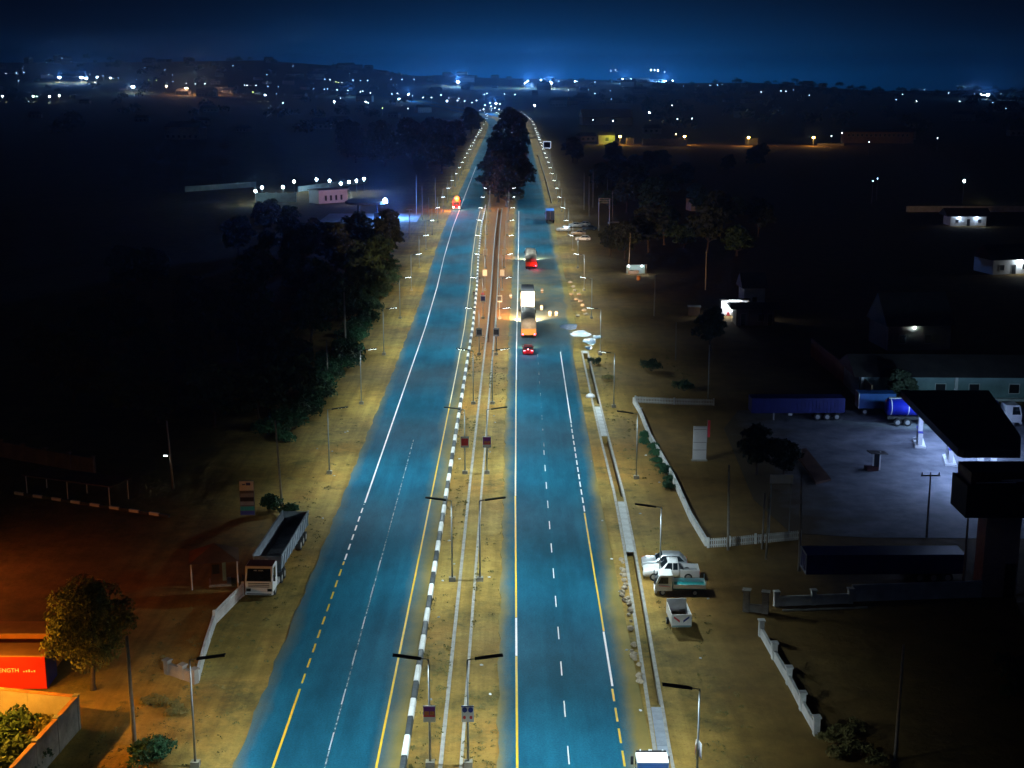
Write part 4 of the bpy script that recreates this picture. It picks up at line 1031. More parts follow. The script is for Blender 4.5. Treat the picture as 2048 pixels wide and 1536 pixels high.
MB().prof([(-1.4, 0), (1.2, 0), (0.9, 1.5), (-0.2, 2.0)], -1.6, 1.6).build('canvas', MT['tarp'], t)
for x in (-1.7, 1.7): MB().cyl((x, -1.5, 0), (x, -0.2, 2.05), 0.05, 0.05, 6).build('post', MT['timber'], t)
t = thing('small_hut', 'small dark hut with pale flat roof near the shops', 'hut', (at(1388, 630).x, at(1388, 630).y, 0), R(-6))
box(-1.1, 1.1, -0.8, 0.8, 0, 1.7).build('wall', MT['brown plaster'], t); box(-1.3, 1.3, -1.0, 1.0, 1.7, 1.8).build('roof', MT['white wall paint'], t)
q = at(1272, 548)
t = thing('lit_stall', 'roadside stall with two bright white lamps', 'stall', (q.x, q.y, 0), 0.1)
box(-2.2, 2.2, 0.6, 0.75, 0, 2.2).build('back_wall', MT['teal plaster'], t); box(-2.5, 2.5, -0.8, 0.9, 2.2, 2.3).build('roof', MT['roof sheet'], t)
for x in (-2.3, 2.3): MB().cyl((x, -0.7, 0), (x, -0.7, 2.2), 0.05, 0.05, 6).build('post', MT['timber'], t)
box(-1.8, 0.6, -0.3, 0.3, 0, 0.85).build('counter', MT['timber'], t)
for x in (-1.9, 1.2):
    MB().ball((x, -0.86, 2.0), 0.12).build('bulb', MT['far lamp white'], t); light('stall_light', 'POINT', (x, -1.1, 1.95), 110, (0.8, 0.9, 1.0), t, shadow_soft_size=0.12)
q = at(1277, 560)
t = thing('fuel_drum', 'orange drum standing in front of the lit stall', 'drum', (q.x, q.y, 0)); MB().cyl((0, 0, 0), (0, 0, 1.0), 0.42, 0.42, 14).build('shell', MT['orange paint'], t); MB().cyl((0, 0, 0.45), (0, 0, 0.55), 0.45, 0.45, 14).build('hoop', MT['orange paint'], t)
# lit white house far right
q = at(2014, 548)
t = house('white_house', 'white walled house with lit porch at the edge of the fields', (q.x + 1.5, q.y, 0), R(14), 11, 8, 3.4, 'white paint', 'roof sheet', 0.5, [(-3.8, -2.6, 1.0, 2.2), (2.2, 3.4, 1.0, 2.2)], [(-0.6, 0.5, 2.2)])
MB().ball((1.4, -0.3, 2.9), 0.12).build('bulb', MT['far lamp white'], t); light('porch_light', 'POINT', (1.4, -0.9, 2.7), 260, (0.8, 0.92, 1.0), t, shadow_soft_size=0.15)
q = at(1936, 452)
t = house('porch_building', 'dark building with a strip of blue white porch light', (q.x, q.y, 0), 0, 11, 7, 3.0, 'white wall paint', 'roof sheet', 0.4, [(-4, -3, 1, 2), (3, 4, 1, 2)], [(-0.5, 0.5, 2.1)], eave=1.4)
for x in (-3, 2.5): light('porch_light', 'POINT', (x, -0.8, 2.5), 150, (0.55, 0.72, 1.0), t, shadow_soft_size=0.15); MB().ball((x, -0.5, 2.75), 0.12).build('bulb', MT['far lamp blue'], t)
q = at(1926, 396)
# far orange lit compound
def yard_lamp(px, py, col, energy, label, m, hgt=5.5, name='yard_lamp', size=0.45):
    p = at(px, py, hgt); g0 = hill(p.x, p.y)
    t = thing(name, label, 'lamp', (p.x, p.y, g0))
    MB().cyl((0, 0, 0), (0, 0, hgt + 0.3), 0.12, 0.08, 6).build('pole', MT['pole concrete'], t)
    MB().ball((0, -0.35, hgt), size, 8, 5, 0.8).build('bulb', MT[m], t)
    if energy: light('yard_light', 'POINT', (0, -1.6, hgt), energy, col, t, shadow_soft_size=0.4)
    return t
for i, px in enumerate((1240, 1369, 1497, 1627)):
    yard_lamp(px, 273 + (i > 1) * 2, (1.0, 0.52, 0.14), 5200, ('sodium lamp beside the green lit shed', 'sodium lamp at the pillared orange wall', 'sodium lamp above the small orange gatehouse', 'sodium lamp on the bare stretch of the far compound')[i], 'sodium bulb', 5.5, 'sodium_lamp', 0.85)
for px0, px1, py, lb in ((1255, 1268, 291, 'short orange lit wall beside the first sodium lamp'), (1288, 1375, 292, 'long pillared orange lit wall of the far compound'), (1640, 1690, 292, 'thin orange lit kerb wall by the last sodium lamp')):
    a_, b_ = at(px0, py), at(px1, py); wall('compound_wall', lb, split((a_.x, a_.y + 6), (b_.x, b_.y + 6), 2 if px1 - px0 < 40 else 6), 4.2 if px1 < 1600 else 1.2, 0.3, 'plaster', (0.9, 4.6 if px1 < 1600 else 1.3))
q = at(1508, 291); house('gatehouse', 'small orange lit gatehouse beside the third sodium lamp', (q.x, q.y + 8, 0), 0, 7.5, 5, 4.2, 'plaster', 'rust roof', flat=True)
q = at(1215, 290); house('green_shed', 'shed with a yellow green lit wall beside the first sodium lamp', (q.x, q.y + 8, 0), R(8), 11, 6, 6.0, 'plaster', 'roof sheet', 0.4, [(-1, 1.4, 2, 4.5)])
light('shed_light', 'POINT', (q.x + 3, q.y + 3, 4.5), 2200, (0.75, 1.0, 0.08), None, shadow_soft_size=0.4)
q = at(1765, 288); house('long_hall', 'long two storey hall dimly lit orange in the far compound', (q.x, q.y + 10, 0), R(-3), 46, 14, 7.5, 'brown plaster', 'roof sheet', 0.15, [(x, x + 1.6, 4.4, 6.2) for x in range(-21, 20, 3)])
q = at(1215, 250); house('warehouse', 'pale roofed warehouse beyond the sodium lamps', (q.x, q.y, 0), R(4), 46, 24, 7, 'plaster', 'white wall paint', 0.35, [(-14, -11, 3, 5), (6, 9, 3, 5)])
q = at(1425, 422); house('grey_block', 'grey unlit block house in the dark fields', (q.x - 3, q.y, 0), R(10), 9, 6, 4, 'plaster', 'roof sheet', flat=True)
# --- left forecourt far away
q = at(735, 432)
lc = thing('forecourt_canopy', 'dark oval forecourt canopy with a glaring blue white floodlight', 'canopy', (0, 0, 0))
a_, b_ = at(692, 402, 5.2), at(778, 402, 5.2); ccx, ccy, rx = (a_.x + b_.x) / 2, (a_.y + b_.y) / 2 - 3, (b_.x - a_.x) / 2
MB().prism([(ccx + rx * math.cos(t_) , ccy + 7.5 * math.sin(t_)) for t_ in [2 * math.pi * i / 24 for i in range(24)]], 4.8, 5.5).build('roof', MT['roof sheet'], lc)
for x, y in ((ccx + 3.5, ccy - 2), (ccx - 3, ccy + 2)): box(x - 0.3, x + 0.3, y - 0.3, y + 0.3, 0, 4.8).build('column', MT['dark panel'], lc)
box(ccx + 2.6, ccx + 4.4, ccy - 3, ccy - 1, 0, 2.0).build('pump', MT['dark panel'], lc)
fl = at(765, 397, 5.7)
MB().ball((b_.x - 0.9, ccy - 1.2, 5.9), 0.62, 8, 5).build('floodlight', MT['far lamp white'], lc)
light('flood_light', 'POINT', (b_.x + 0.4, ccy - 2.5, 5.3), 52000, (0.10, 0.30, 1.0), lc, shadow_soft_size=0.5)
MB().prism([(ccx - 14, ccy - 13), (ccx + 17, ccy - 13), (ccx + 17, ccy + 14), (ccx - 14, ccy + 14)], -0.1, 0.03).build('paving', MT['weathered concrete'], lc)
q = at(664, 408)
t = house('office_building', 'blue lit office with dark windows beside the far forecourt', (q.x, q.y + 4, 0), R(38), 12, 7, 4.6, 'white paint', 'white wall paint', flat=True, wins=[(-3.5, -2.7, 1, 2.8), (-1.4, -0.6, 1, 2.8), (0.8, 1.6, 1, 2.8), (3.0, 3.8, 1, 2.8)])
light('office_light', 'POINT', (q.x + 6, q.y - 6, 5.0), 900, (0.35, 0.45, 1.0), None, shadow_soft_size=0.4)
a_, b_ = at(514, 404), at(592, 404)
wall('floodlit_wall', 'teal floodlit compound wall with a row of bright lamps', split((a_.x, a_.y), (b_.x, b_.y), 4), 3.2, 0.3, 'teal plaster', (0.5, 3.4))
a2, b2 = at(370, 384), at(512, 374)
wall('compound_wall', 'long dim wall leading away from the floodlit compound', split((a2.x, a2.y), (b2.x, b2.y), 4), 2.2, 0.3, 'teal plaster')
a2, b2 = at(596, 384), at(735, 366)
wall('compound_wall', 'dim back wall behind the blue lit office', split((a2.x, a2.y), (b2.x, b2.y), 4), 2.2, 0.3, 'teal plaster')
for i, (px, py) in enumerate(((511, 382), (524, 375), (566, 374), (588, 363), (633, 359), (659, 361), (682, 367), (698, 364), (713, 361), (728, 358))):
    p = at(px, py, 5.0)
    t = thing('wall_floodlight', 'white floodlight on a short post along the floodlit compound', 'lamp', (p.x, p.y, 0), 0, 'floodlights of the left compound')
    MB().cyl((0, 0, 0), (0, 0, 5.0), 0.07, 0.06, 6).build('pole', MT['galvanised steel'], t); MB().ball((0, -0.2, 5.0), 0.42, 8, 5, 1.2).build('bulb', MT['far lamp white'], t)
    if i % 2 == 0 or i < 4: light('wall_light', 'POINT', (0.3, -2.2, 4.6), 650, (0.45, 0.80, 1.0) if i < 4 else (0.3, 0.5, 1.0), t, shadow_soft_size=0.3)
# --- left side near
q = at(446, 1172)
t = thing('gate_booth', 'small gate booth with dark pyramid roof beside the parked truck', 'booth', (-27.0, 119.6, 0), R(12))
box(-0.7, 0.7, -0.6, 0.8, 0, 2.5).build('wall', MT['rust roof'], t)
box(0.35, 0.69, -0.63, -0.605, 0.4, 2.3).build('door', MT['teal plaster'], t); box(-0.55, 0.1, -0.63, -0.605, 1.1, 2.0).build('window', MT['dark opening'], t)
MB().add([(-2.6, -1.6, 2.5), (1.9, -1.6, 2.5), (1.9, 2.2, 2.5), (-2.6, 2.2, 2.5), (-0.3, 0.3, 3.75)], [(0, 1, 4), (1, 2, 4), (2, 3, 4), (3, 0, 4), (0, 3, 2, 1)]).build('roof', MT['rust roof'], t)
for x, y in ((-2.4, -1.4), (1.7, -1.4), (1.7, 2.0)): MB().cyl((x, y, 0), (x, y, 2.5), 0.07, 0.07, 8).build('post', MT['white wall paint'], t)
box(-0.9, 1.1, -1.1, 1.0, 0, 0.12).build('plinth', MT['concrete'], t)
t = thing('price_pylon', 'fuel price pylon with white top blue emblem and teal foot panel', 'sign', (-27.95, 138.9, 0), 0.05)
box(-0.75, 0.75, -0.15, 0.15, 0.2, 4.0).build('body', MT['sign grey'], t)
box(-0.74, 0.74, -0.17, -0.151, 2.95, 3.98).build('top_panel', MT['sign white'], t)
e = MB().prism([(-0.05, -0.19), (0.42, -0.19), (0.42, -0.172), (-0.05, -0.172)], 3.52, 3.82).build('emblem', MT['sign navy'], t); MB().prof([(-0.19, 3.55), (-0.172, 3.55), (-0.172, 3.68), (-0.19, 3.68)], -0.45, -0.12).build('emblem_stripe', MT['sign navy'], e)
for i, z in enumerate((2.55, 2.1, 1.65)): box(-0.7, 0.7, -0.17, -0.151, z - 0.3, z + 0.08).build('price_row', MT['tub side' if i != 1 else 'chassis'], t)
box(-0.74, 0.74, -0.17, -0.151, 0.75, 1.2).build('foot_panel', MT['sign teal'], t); box(-0.74, 0.74, -0.17, -0.151, 0.3, 0.7).build('foot_panel', MT['sign navy'], t)
q = at(150, 1000)
t = thing('open_shed', 'low open shed with thin posts in the dark yard', 'shed', (q.x, q.y + 1, 0), R(-22))
box(-6, 6, -1.8, 1.8, 2.3, 2.42).build('roof', MT['rust roof'], t)
for x in (-5.6, 0, 5.6):
    for y in (-1.6, 1.6): MB().cyl((x, y, 0), (x, y, 2.3), 0.06, 0.06, 6).build('post', MT['white wall paint'], t)
# orange compound at the corner
WH = 2.5
w1, w2, w3 = at(152, 1394, WH), at(23, 1536, WH), at(-60, 1372, WH)
wd = Vector((w2.x - w1.x, w2.y - w1.y))
ow_ = [(w1.x + wd.x * k, w1.y + wd.y * k) for k in (2.4, 1.6, 1.05, 0.66, 0.33, 0.0)]
wall('compound_wall', 'grey compound wall with small pillars around the orange lit garden', ow_, WH, 0.22, 'weathered concrete', (0.3, WH + 0.06), 'container top')
wall('garden_wall', 'rear garden wall lit orange from inside', [(w1.x - 0.25, w1.y + 0.1)] + [(w1.x + (w3.x - w1.x) * k, w1.y + (w3.y - w1.y) * k) for k in (0.45, 0.9, 1.5)], WH, 0.22, 'plaster', None, 'container top')
for i in range(60):
    x = g_.uniform(-43, -31); y = g_.uniform(76, 93)
    k_ = (y - w1.y) / wd.y
    if x > w1.x + wd.x * k_ - 1.2 or y > w1.y - 0.9 + (w3.y - w1.y) * (x - w1.x) / (w3.x - w1.x): continue
    if y > w1.y - 2.6 and x > -36 and i % 3: continue
    bush(g_.choice((1, 2, 2)), x, y, 'garden plant glowing yellow under the sodium lamp', 'plants of the orange lit garden', g_.uniform(0.9, 1.6), 'garden_plant')
for i, (px, py) in enumerate([(8, 1452), (34, 1446), (58, 1450), (80, 1436), (16, 1480), (44, 1474), (64, 1464), (6, 1508), (30, 1504), (44, 1496), (2, 1530), (16, 1522), (-20, 1460), (-24, 1490), (-20, 1520)]):
    p = at(px + g_.uniform(-6, 6), py, 1.3)
    bush((2, 1, 2)[i % 3], p.x, p.y, 'garden plant glowing yellow under the sodium lamp', 'plants of the orange lit garden', g_.uniform(1.2, 1.7), 'garden_plant')
sl = thing('sodium_lamp', 'sodium garden lamp hidden behind the compound wall', 'lamp', (-38.6, 85.6, 0))
MB().cyl((0, 0, 0), (0, 0, 8.3), 0.06, 0.05, 8).build('pole', MT['galvanised steel'], sl); MB().ball((0, 0, 8.45), 0.16).build('bulb', MT['sodium bulb'], sl)
light('sodium_light', 'SPOT', (0, 0, 8.3), 26000, (1.0, 0.40, 0.03), sl, (R(0), R(-10), 0), spot_size=R(132), spot_blend=0.45, shadow_soft_size=0.2)
sl = thing('added_garden_lamp', 'added orange lamp out of view lighting the tree and containers', 'lamp', (-39.4, 93.0, 0))
MB().cyl((0, 0, 0), (0, 0, 3.9), 0.05, 0.05, 8).build('bracket', MT['galvanised steel'], sl); MB().ball((0, 0, 4.0), 0.14).build('bulb', MT['sodium bulb'], sl)
light('added_garden_fill', 'POINT', (0, 0, 4.2), 3400, (1.0, 0.42, 0.03), sl, shadow_soft_size=0.2)  # added lamp, no known fixture here: brightens the tree and containers
sl = thing('sodium_lamp', 'sodium lamp on a mast far into the red earth yard', 'lamp', (-58.0, 113.0, 0))
MB().cyl((0, 0, 0), (0, 0, 8.5), 0.08, 0.05, 8).build('pole', MT['galvanised steel'], sl); MB().ball((0, 0, 8.6), 0.2).build('bulb', MT['sodium bulb'], sl)
light('sodium_light', 'SPOT', (0, 0, 8.3), 15000, (1.0, 0.20, 0.04), sl, (0, R(-18), 0), spot_size=R(155), spot_blend=0.6, shadow_soft_size=0.25)
t = thing('container', 'red shipping container with white lettering beside the orange lit tree', 'container', (0, 0, 0))
cx1, cyf = -35.4, 97.0
box(-47.5, cx1, cyf, cyf + 2.4, 0.1, 2.7).build('body', MT['red paint'], t)
for i in range(24):
    x = cx1 - 0.25 - i * 0.5; box(x - 0.08, x + 0.08, cyf + 2.4, cyf + 2.43, 0.2, 2.6).build('rib', MT['red paint'], t)
box(-47.55, cx1 + 0.03, cyf - 0.03, cyf + 2.43, 2.7, 2.8).build('roof', MT['container top'], t)
box(cx1, cx1 + 0.05, cyf + 0.08, cyf + 2.32, 0.15, 2.6).build('end_door', MT['dark blue paint'], t)
def text(s, loc, size, m, parent, rot=(R(90), 0, 0), name='lettering'):
    cu = bpy.data.curves.new(name, 'FONT'); cu.body = s; cu.size = size; cu.extrude = 0.004
    o = bpy.data.objects.new(name, cu); COL.objects.link(o)
    me = bpy.data.meshes.new_from_object(o); bpy.data.objects.remove(o)
    me.materials.append(MT[m]); o = obj(name, me, parent, loc); o.rotation_euler = rot; return o
text('ENGTH', (-38.95, cyf - 0.02, 1.45), 0.46, 'sign white', t)
for i in range(5):
    x = -37.1 + i * 0.2; box(x, x + 0.11, cyf - 0.02, cyf - 0.004, 1.46, 1.54 + 0.06 * (i % 3)).build('lettering', MT['sign white'], t)
t = thing('container', 'second container with orange lit roof behind the red one', 'container', (0, 0, 0), 0)
box(-47.0, -35.9, 101.0, 103.4, 0.1, 2.8).build('body', MT['orange paint'], t); box(-47.05, -35.87, 100.97, 103.43, 2.8, 2.9).build('roof', MT['container top'], t)
# billboard frame and lit sign far on the right, pole posters
q = at(1208, 462)
t = thing('billboard_frame', 'unlit billboard on two tall posts behind the parked cars', 'billboard', (q.x, q.y, 0))
for x in (-1.6, 1.6): MB().cyl((x, 0, 0), (x, 0, 9.6), 0.14, 0.14, 8).build('post', MT['galvanised steel'], t)
for z in (8.3, 8.9, 9.5): box(-1.7, 1.7, -0.08, 0.08, z, z + 0.12).build('slat', MT['galvanised steel'], t)
a_, b_ = at(1216, 447), at(1238, 446)
wall('low_kerb_wall', 'short pale kerb wall beside the billboard frame', [(a_.x, a_.y), (b_.x, b_.y)], 0.5, 0.4, 'white wall paint')
q = at(1094, 318)
t = thing('lit_sign', 'square white framed lit sign on posts beside the far right verge', 'sign', (q.x, q.y, 0))
for x in (-1.6, 1.6): MB().cyl((x, 0, 0), (x, 0, 7), 0.12, 0.12, 6).build('post', MT['galvanised steel'], t)
box(-2.0, 2.0, -0.15, 0.15, 6.0, 9.4).build('board', MT['dark blue paint'], t)
for a, b, c, d in ((-2.1, 2.1, 9.3, 9.5), (-2.1, 2.1, 5.9, 6.1), (-2.1, -1.9, 6.1, 9.3), (1.9, 2.1, 6.1, 9.3)): box(a, b, -0.2, 0.2, c, d).build('frame', MT['sign frame lit'], t)
def poster(x, y, label, kind, z0=3.3, h=1.2, w=0.82):
    t = thing('pole_poster', label, 'poster', (x, y, 0))
    box(-w / 2, w / 2, -0.13, -0.10, z0, z0 + h).build('board', MT['sign white'], t)
    if kind == 'purple':
        box(-w / 2 + 0.02, w / 2 - 0.02, -0.137, -0.131, z0 + 0.36, z0 + h - 0.1).build('print', MT['sign purple'], t)
        for q in (-0.17, 0.2):
            MB().prism([(q + 0.16 * math.cos(a), -0.140) for a in (0, math.pi)] + [(q - 0.16, -0.1385), (q + 0.16, -0.1385)][::1], z0 + 0.4, z0 + 0.78).build('figure', MT['skin print'], t)
        box(-w / 2 + 0.02, w / 2 - 0.02, -0.142, -0.138, z0 + 0.37, z0 + 0.5).build('band', MT['sign red'], t)
    elif kind == 'faces':
        for q in (-0.2, 0.2):
            MB().add([(q + 0.17 * math.cos(a), -0.136, z0 + 0.88 + 0.2 * math.sin(a)) for a in [i * math.pi / 6 for i in range(12)]], [tuple(range(12))]).build('figure', MT['sign navy'], t)
            MB().add([(q * 1.1 + 0.10 * math.cos(a), -0.136, z0 + 0.33 + 0.13 * math.sin(a)) for a in [i * math.pi / 6 for i in range(12)]], [tuple(range(12))]).build('figure', MT['sign red'], t)
        box(-w / 2, w / 2, -0.136, -0.131, z0 + h - 0.09, z0 + h - 0.03).build('band', MT['sign navy'], t)
    else:
        box(-w / 2 + 0.08, w / 2 - 0.08, -0.137, -0.131, z0 + 0.25, z0 + h - 0.25).build('print', MT['sign ' + kind], t)
poster(ROWA(85.2), 85.2, 'white poster with purple print on the median lamp pole beside the kerb', 'purple')
poster(ROWB(85.2), 85.2, 'white poster with dark and red round prints on the right median lamp pole', 'faces')
for k, (ka, kb) in {2: ('red', 'purple'), 4: ('grey', 'grey'), 5: ('navy', 'grey'), 6: ('white', 'white'), 7: ('white', 'white')}.items():
    y = 85.2 + 34.9 * k
    for x, kd, s in ((ROWA(y), ka, 'left'), (ROWB(y), kb, 'right')):
        nb = {2: 'third', 4: 'fifth', 5: 'sixth', 6: 'seventh', 7: 'eighth'}[k]
        poster(x, y, f'poster board on the {s} lamp pole of the {nb} median lamp pair', kd, 3.2, 1.35, 0.95)
t = thing('pole_poster', 'pair of small white boards strapped to the verge lamp behind the drain', 'poster', (ROWD(83.2), 80.7, 0))
for s in (-1, 1): MB().obox((s * 0.13, 0, 3.6), (0.03, 0.75, 1.0), R(10 * s)).build('board', MT['sign white'], t); MB().obox((s * 0.15, 0, 3.5), (0.03, 0.3, 0.3), R(10 * s)).build('print', MT['sign red'], t)

# ================================================================== vehicles (front towards local +x)
def wheel(parent, x, y, r=0.33, w=0.22, dual=False):
    s = 1 if y > 0 else -1
    t = MB().cyl((x, y - w / 2, r), (x, y + w / 2, r), r, r, 18).build('wheel', MT['tyre'], parent)
    MB().cyl((x, y + s * (w / 2 - 0.02), r), (x, y + s * (w / 2 + 0.015), r), r * 0.62, r * 0.56, 14).build('rim', MT['rim'], t)
def panel(parent, name, pts, m, off=0.012):
    """thin pane on a face, pushed outwards from the vehicle's middle"""
    p = [Vector(q) for q in pts]; n = (p[1] - p[0]).cross(p[-1] - p[0]).normalized(); c = sum(p, Vector()) / len(p)
    if n.dot(c - Vector((c.x * 0.6, 0, 0.6))) < 0: n = -n
    return MB().loft([[q - n * 0.01 for q in p], [q + n * off for q in p]]).build(name, MT[m], parent)
def ring(x, zb, zs, zt, w, wt): return [(x, -w * 0.46, zb), (x, -w / 2, zb + 0.16), (x, -w / 2, zs), (x, -wt / 2, zt), (x, wt / 2, zt), (x, w / 2, zs), (x, w / 2, zb + 0.16), (x, w * 0.46, zb)]
def car(name, label, loc, rz, paint, L=4.4, W=1.76, H=1.46, kind='sedan', group=None, lit=False, cat='car'):
    t = thing(name, label, cat, loc, rz, group); h = L / 2; zs = 0.86 if H < 1.6 else 1.02; hood = zs + 0.07; zb = 0.2 if H < 1.6 else 0.38; wr = W * 0.74
    xc, xr = h * 0.40, h * 0.08
    if kind == 'sedan': xq, xd, zd = -h * 0.42, -h * 0.74, zs + 0.10
    elif kind == 'hatch': xq, xd, zd = -h * 0.66, -h * 0.93, zs + 0.05
    else: xc, xr, xq, xd, zd = h * 0.36, h * 0.12, -h * 0.24, -h * 0.30, zs + 0.02
    tail = -h if kind != 'pickup' else -h * 0.305
    st = [ring(h, zb + 0.12, 0.58 + zb * 0.4, 0.66 + zb * 0.4, W * 0.80, W * 0.68), ring(h * 0.955, zb, zs - 0.14, hood - 0.16, W * 0.95, W * 0.80), ring(h * 0.80, zb, zs - 0.05, hood - 0.04, W, W * 0.86), ring(xc, zb, zs, hood + 0.03, W, W * 0.86), ring(xr, zb, zs, H, W, wr), ring((xr + xq) / 2, zb, zs, H + 0.015, W, wr), ring(xq, zb, zs, H - 0.02, W, wr), ring(xd, zb, zs - (0.0 if kind == 'pickup' else 0.02), zd, W, W * 0.84)]
    if kind != 'pickup': st += [ring(tail * 0.97, zb, zs - 0.06, zd - 0.05, W * 0.95, W * 0.80), ring(tail, zb + 0.12, zs - 0.18, zs - 0.08, W * 0.84, W * 0.74)]
    b = MB().loft(st).build('body', MT[paint], t, True, 0.035)
    def side(x, k, s): return (x, s * (W / 2 + (wr / 2 - W / 2) * k), zs + (H - zs) * k)
    panel(t, 'windscreen', [(xc - 0.03, -W * 0.39, hood + 0.05), (xc - 0.03, W * 0.39, hood + 0.05), (xr + 0.04, wr * 0.46, H - 0.04), (xr + 0.04, -wr * 0.46, H - 0.04)], 'glass')
    panel(t, 'rear_window', [(xd + 0.06, -W * 0.36, zd + 0.05), (xq - 0.03, -wr * 0.44, H - 0.07), (xq - 0.03, wr * 0.44, H - 0.07), (xd + 0.06, W * 0.36, zd + 0.05)], 'glass')
    xm = (xr + xq) / 2 + 0.05
    for s in (-1, 1):
        panel(t, 'side_window', [side(xc - 0.22, 0.10, s), side(xm + 0.04, 0.10, s), side(xm + 0.04, 0.86, s), side(xr + 0.0, 0.86, s)], 'glass')
        panel(t, 'side_window', [side(xm - 0.04, 0.10, s), side(xd + 0.14 if kind != 'pickup' else xq + 0.06, 0.10, s), side(xq + 0.06, 0.86, s), side(xm - 0.04, 0.86, s)], 'glass')
        MB().ball((xc - 0.15, s * (W / 2 + 0.08), zs + 0.12), 0.11, 6, 4).build('mirror', MT[paint], t)
        box(h * 0.955, h * 0.985, s * W * 0.24 if s > 0 else -W * 0.40, W * 0.40 if s > 0 else -W * 0.24, zs - 0.30, zs - 0.14).build('headlight', MT['headlight lit' if lit else 'lamp lens off'], t)
        if kind != 'pickup': box(-h * 0.995, -h * 0.965, s * W * 0.24 if s > 0 else -W * 0.42, W * 0.42 if s > 0 else -W * 0.24, zs - 0.22, zs - 0.02).build('tail_light', MT['pink tail light lit' if lit else 'sign red'], t)
        wr_ = 0.32 if H < 1.6 else 0.38
        for x in (h * 0.62, -h * 0.60): wheel(t, x, s * (W / 2 - 0.10), wr_)
    box(h * 0.97, h * 1.01, -W * 0.22, W * 0.22, zs - 0.34, zs - 0.16).build('grille', MT['chassis'], t)
    if kind == 'pickup':
        bd = MB().box(-h, tail - 0.03, -W / 2, W / 2, zb, 0.62)
        bd.box(-h, tail - 0.03, -W / 2, -W / 2 + 0.08, 0.62, zs + 0.06).box(-h, tail - 0.03, W / 2 - 0.08, W / 2, 0.62, zs + 0.06).box(-h, -h + 0.08, -W / 2 + 0.081, W / 2 - 0.081, 0.62, zs + 0.06).box(tail - 0.12, tail - 0.03, -W / 2 + 0.081, W / 2 - 0.081, 0.62, zs + 0.06)
        bd.build('bed', MT[paint], t); box(-h * 0.96, tail - 0.14, -W / 2 + 0.09, W / 2 - 0.09, 0.63, 0.66).build('bed_floor', MT['rim'], t)
        for s in (-1, 1): box(-h - 0.02, -h + 0.02, s * W / 2 - 0.07, s * W / 2 + 0.07, 0.7, 1.0).build('tail_light', MT['sign red'], t)
    return t
def cab_over(t, xf, W, H, Lc, paint, z0=0.55, lit=False, slant=0.28, beacon=False):
    """forward control cab whose front face is at xf"""
    pr = [(xf, z0), (xf + 0.05, z0 + (H - z0) * 0.42), (xf - slant * 0.9, H - 0.12), (xf - slant - 0.1, H), (xf - Lc, H), (xf - Lc, z0)]
    c = MB().prof([(p[0], p[1]) for p in pr], -W / 2, W / 2, 'y'); c.v = [(p[0], p[1], p[2]) for p in c.v]
    c.build('cab', MT[paint], t, False, 0.05)
    za, zb = z0 + (H - z0) * 0.45, H - 0.18
    x_at = lambda z: xf + 0.05 - (z - (z0 + (H - z0) * 0.42)) / ((H - 0.12) - (z0 + (H - z0) * 0.42)) * (slant * 0.9 + 0.05)
    MB().hexa([(x_at(za) + 0.005, -W * 0.44, za), (x_at(za) + 0.02, -W * 0.44, za), (x_at(za) + 0.02, W * 0.44, za), (x_at(za) + 0.005, W * 0.44, za), (x_at(zb) + 0.005, -W * 0.41, zb), (x_at(zb) + 0.02, -W * 0.41, zb), (x_at(zb) + 0.02, W * 0.41, zb), (x_at(zb) + 0.005, W * 0.41, zb)]).build('windscreen', MT['glass'], t)
    for s in (-1, 1):
        y = s * (W / 2 + 0.006)
        MB().prof([(xf - 0.16, za + 0.02), (xf - slant - 0.18, zb - 0.02), (xf - min(Lc * 0.75, 1.25), zb - 0.02), (xf - min(Lc * 0.75, 1.25), za + 0.02)], y - 0.006, y + 0.006, 'y').build('side_window', MT['glass'], t)
        m = box(xf + 0.02, xf + 0.10, s * (W / 2 + 0.16) - 0.09, s * (W / 2 + 0.16) + 0.09, za + 0.05, za + 0.62).build('mirror', MT['chassis'], t)
        box(xf + 0.03, xf + 0.09, s * W * 0.30 if s > 0 else -W * 0.46, W * 0.46 if s > 0 else -W * 0.30, z0 + 0.12, z0 + 0.36).build('headlight', MT['headlight lit' if lit else 'glass'], t)
    for i in range(3): box(xf + 0.045, xf + 0.075, -W * 0.38, W * 0.38, z0 + 0.50 + 0.16 * i, z0 + 0.56 + 0.16 * i).build('grille_bar', MT['chassis'], t)
    box(xf - 0.1, xf + 0.12, -W / 2, W / 2, z0 - 0.22, z0 + 0.08).build('bumper', MT[paint], t, False, 0.03)
    box(xf + 0.121, xf + 0.13, -0.45, 0.45, z0 - 0.14, z0).build('number_plate', MT['sign white'], t)
def axle(t, x, W, r=0.5, w=0.30):
    for s in (-1, 1): wheel(t, x, s * (W / 2 - w / 2), r, w)
# --- articulated dump truck parked on the left verge, nose towards the viewer
t = thing('dump_truck', 'articulated tipper truck with white cab and empty grey dump body parked on the verge', 'truck', (-22.55, 115.6, 0), R(-92.5))
cab_over(t, 0.0, 2.5, 2.95, 1.9, 'white paint', 0.62)
box(-1.88, -0.36, -1.16, 1.16, 2.951, 3.0).build('roof_panel', MT['maroon'], t)
box(0.10, 0.16, -1.1, 1.1, 0.47, 0.55).build('bumper_trim', MT['chassis'], t)
text('MIN  ANAM', (0.02, -0.42, 2.62), 0.16, 'sign white', t, (R(90), 0, R(90)))
box(-6.0, -0.3, -0.45, 0.45, 0.62, 0.92).build('chassis', MT['chassis'], t); axle(t, -1.1, 2.45); axle(t, -4.0, 2.45, 0.5, 0.5); axle(t, -5.2, 2.45, 0.5, 0.5)
for s in (-1, 1): box(-3.1, -2.2, s * 1.0 - 0.22, s * 1.0 + 0.22, 0.5, 0.95).build('fuel_tank', MT['rim'], t)
X0, X1 = -16.8, -3.6
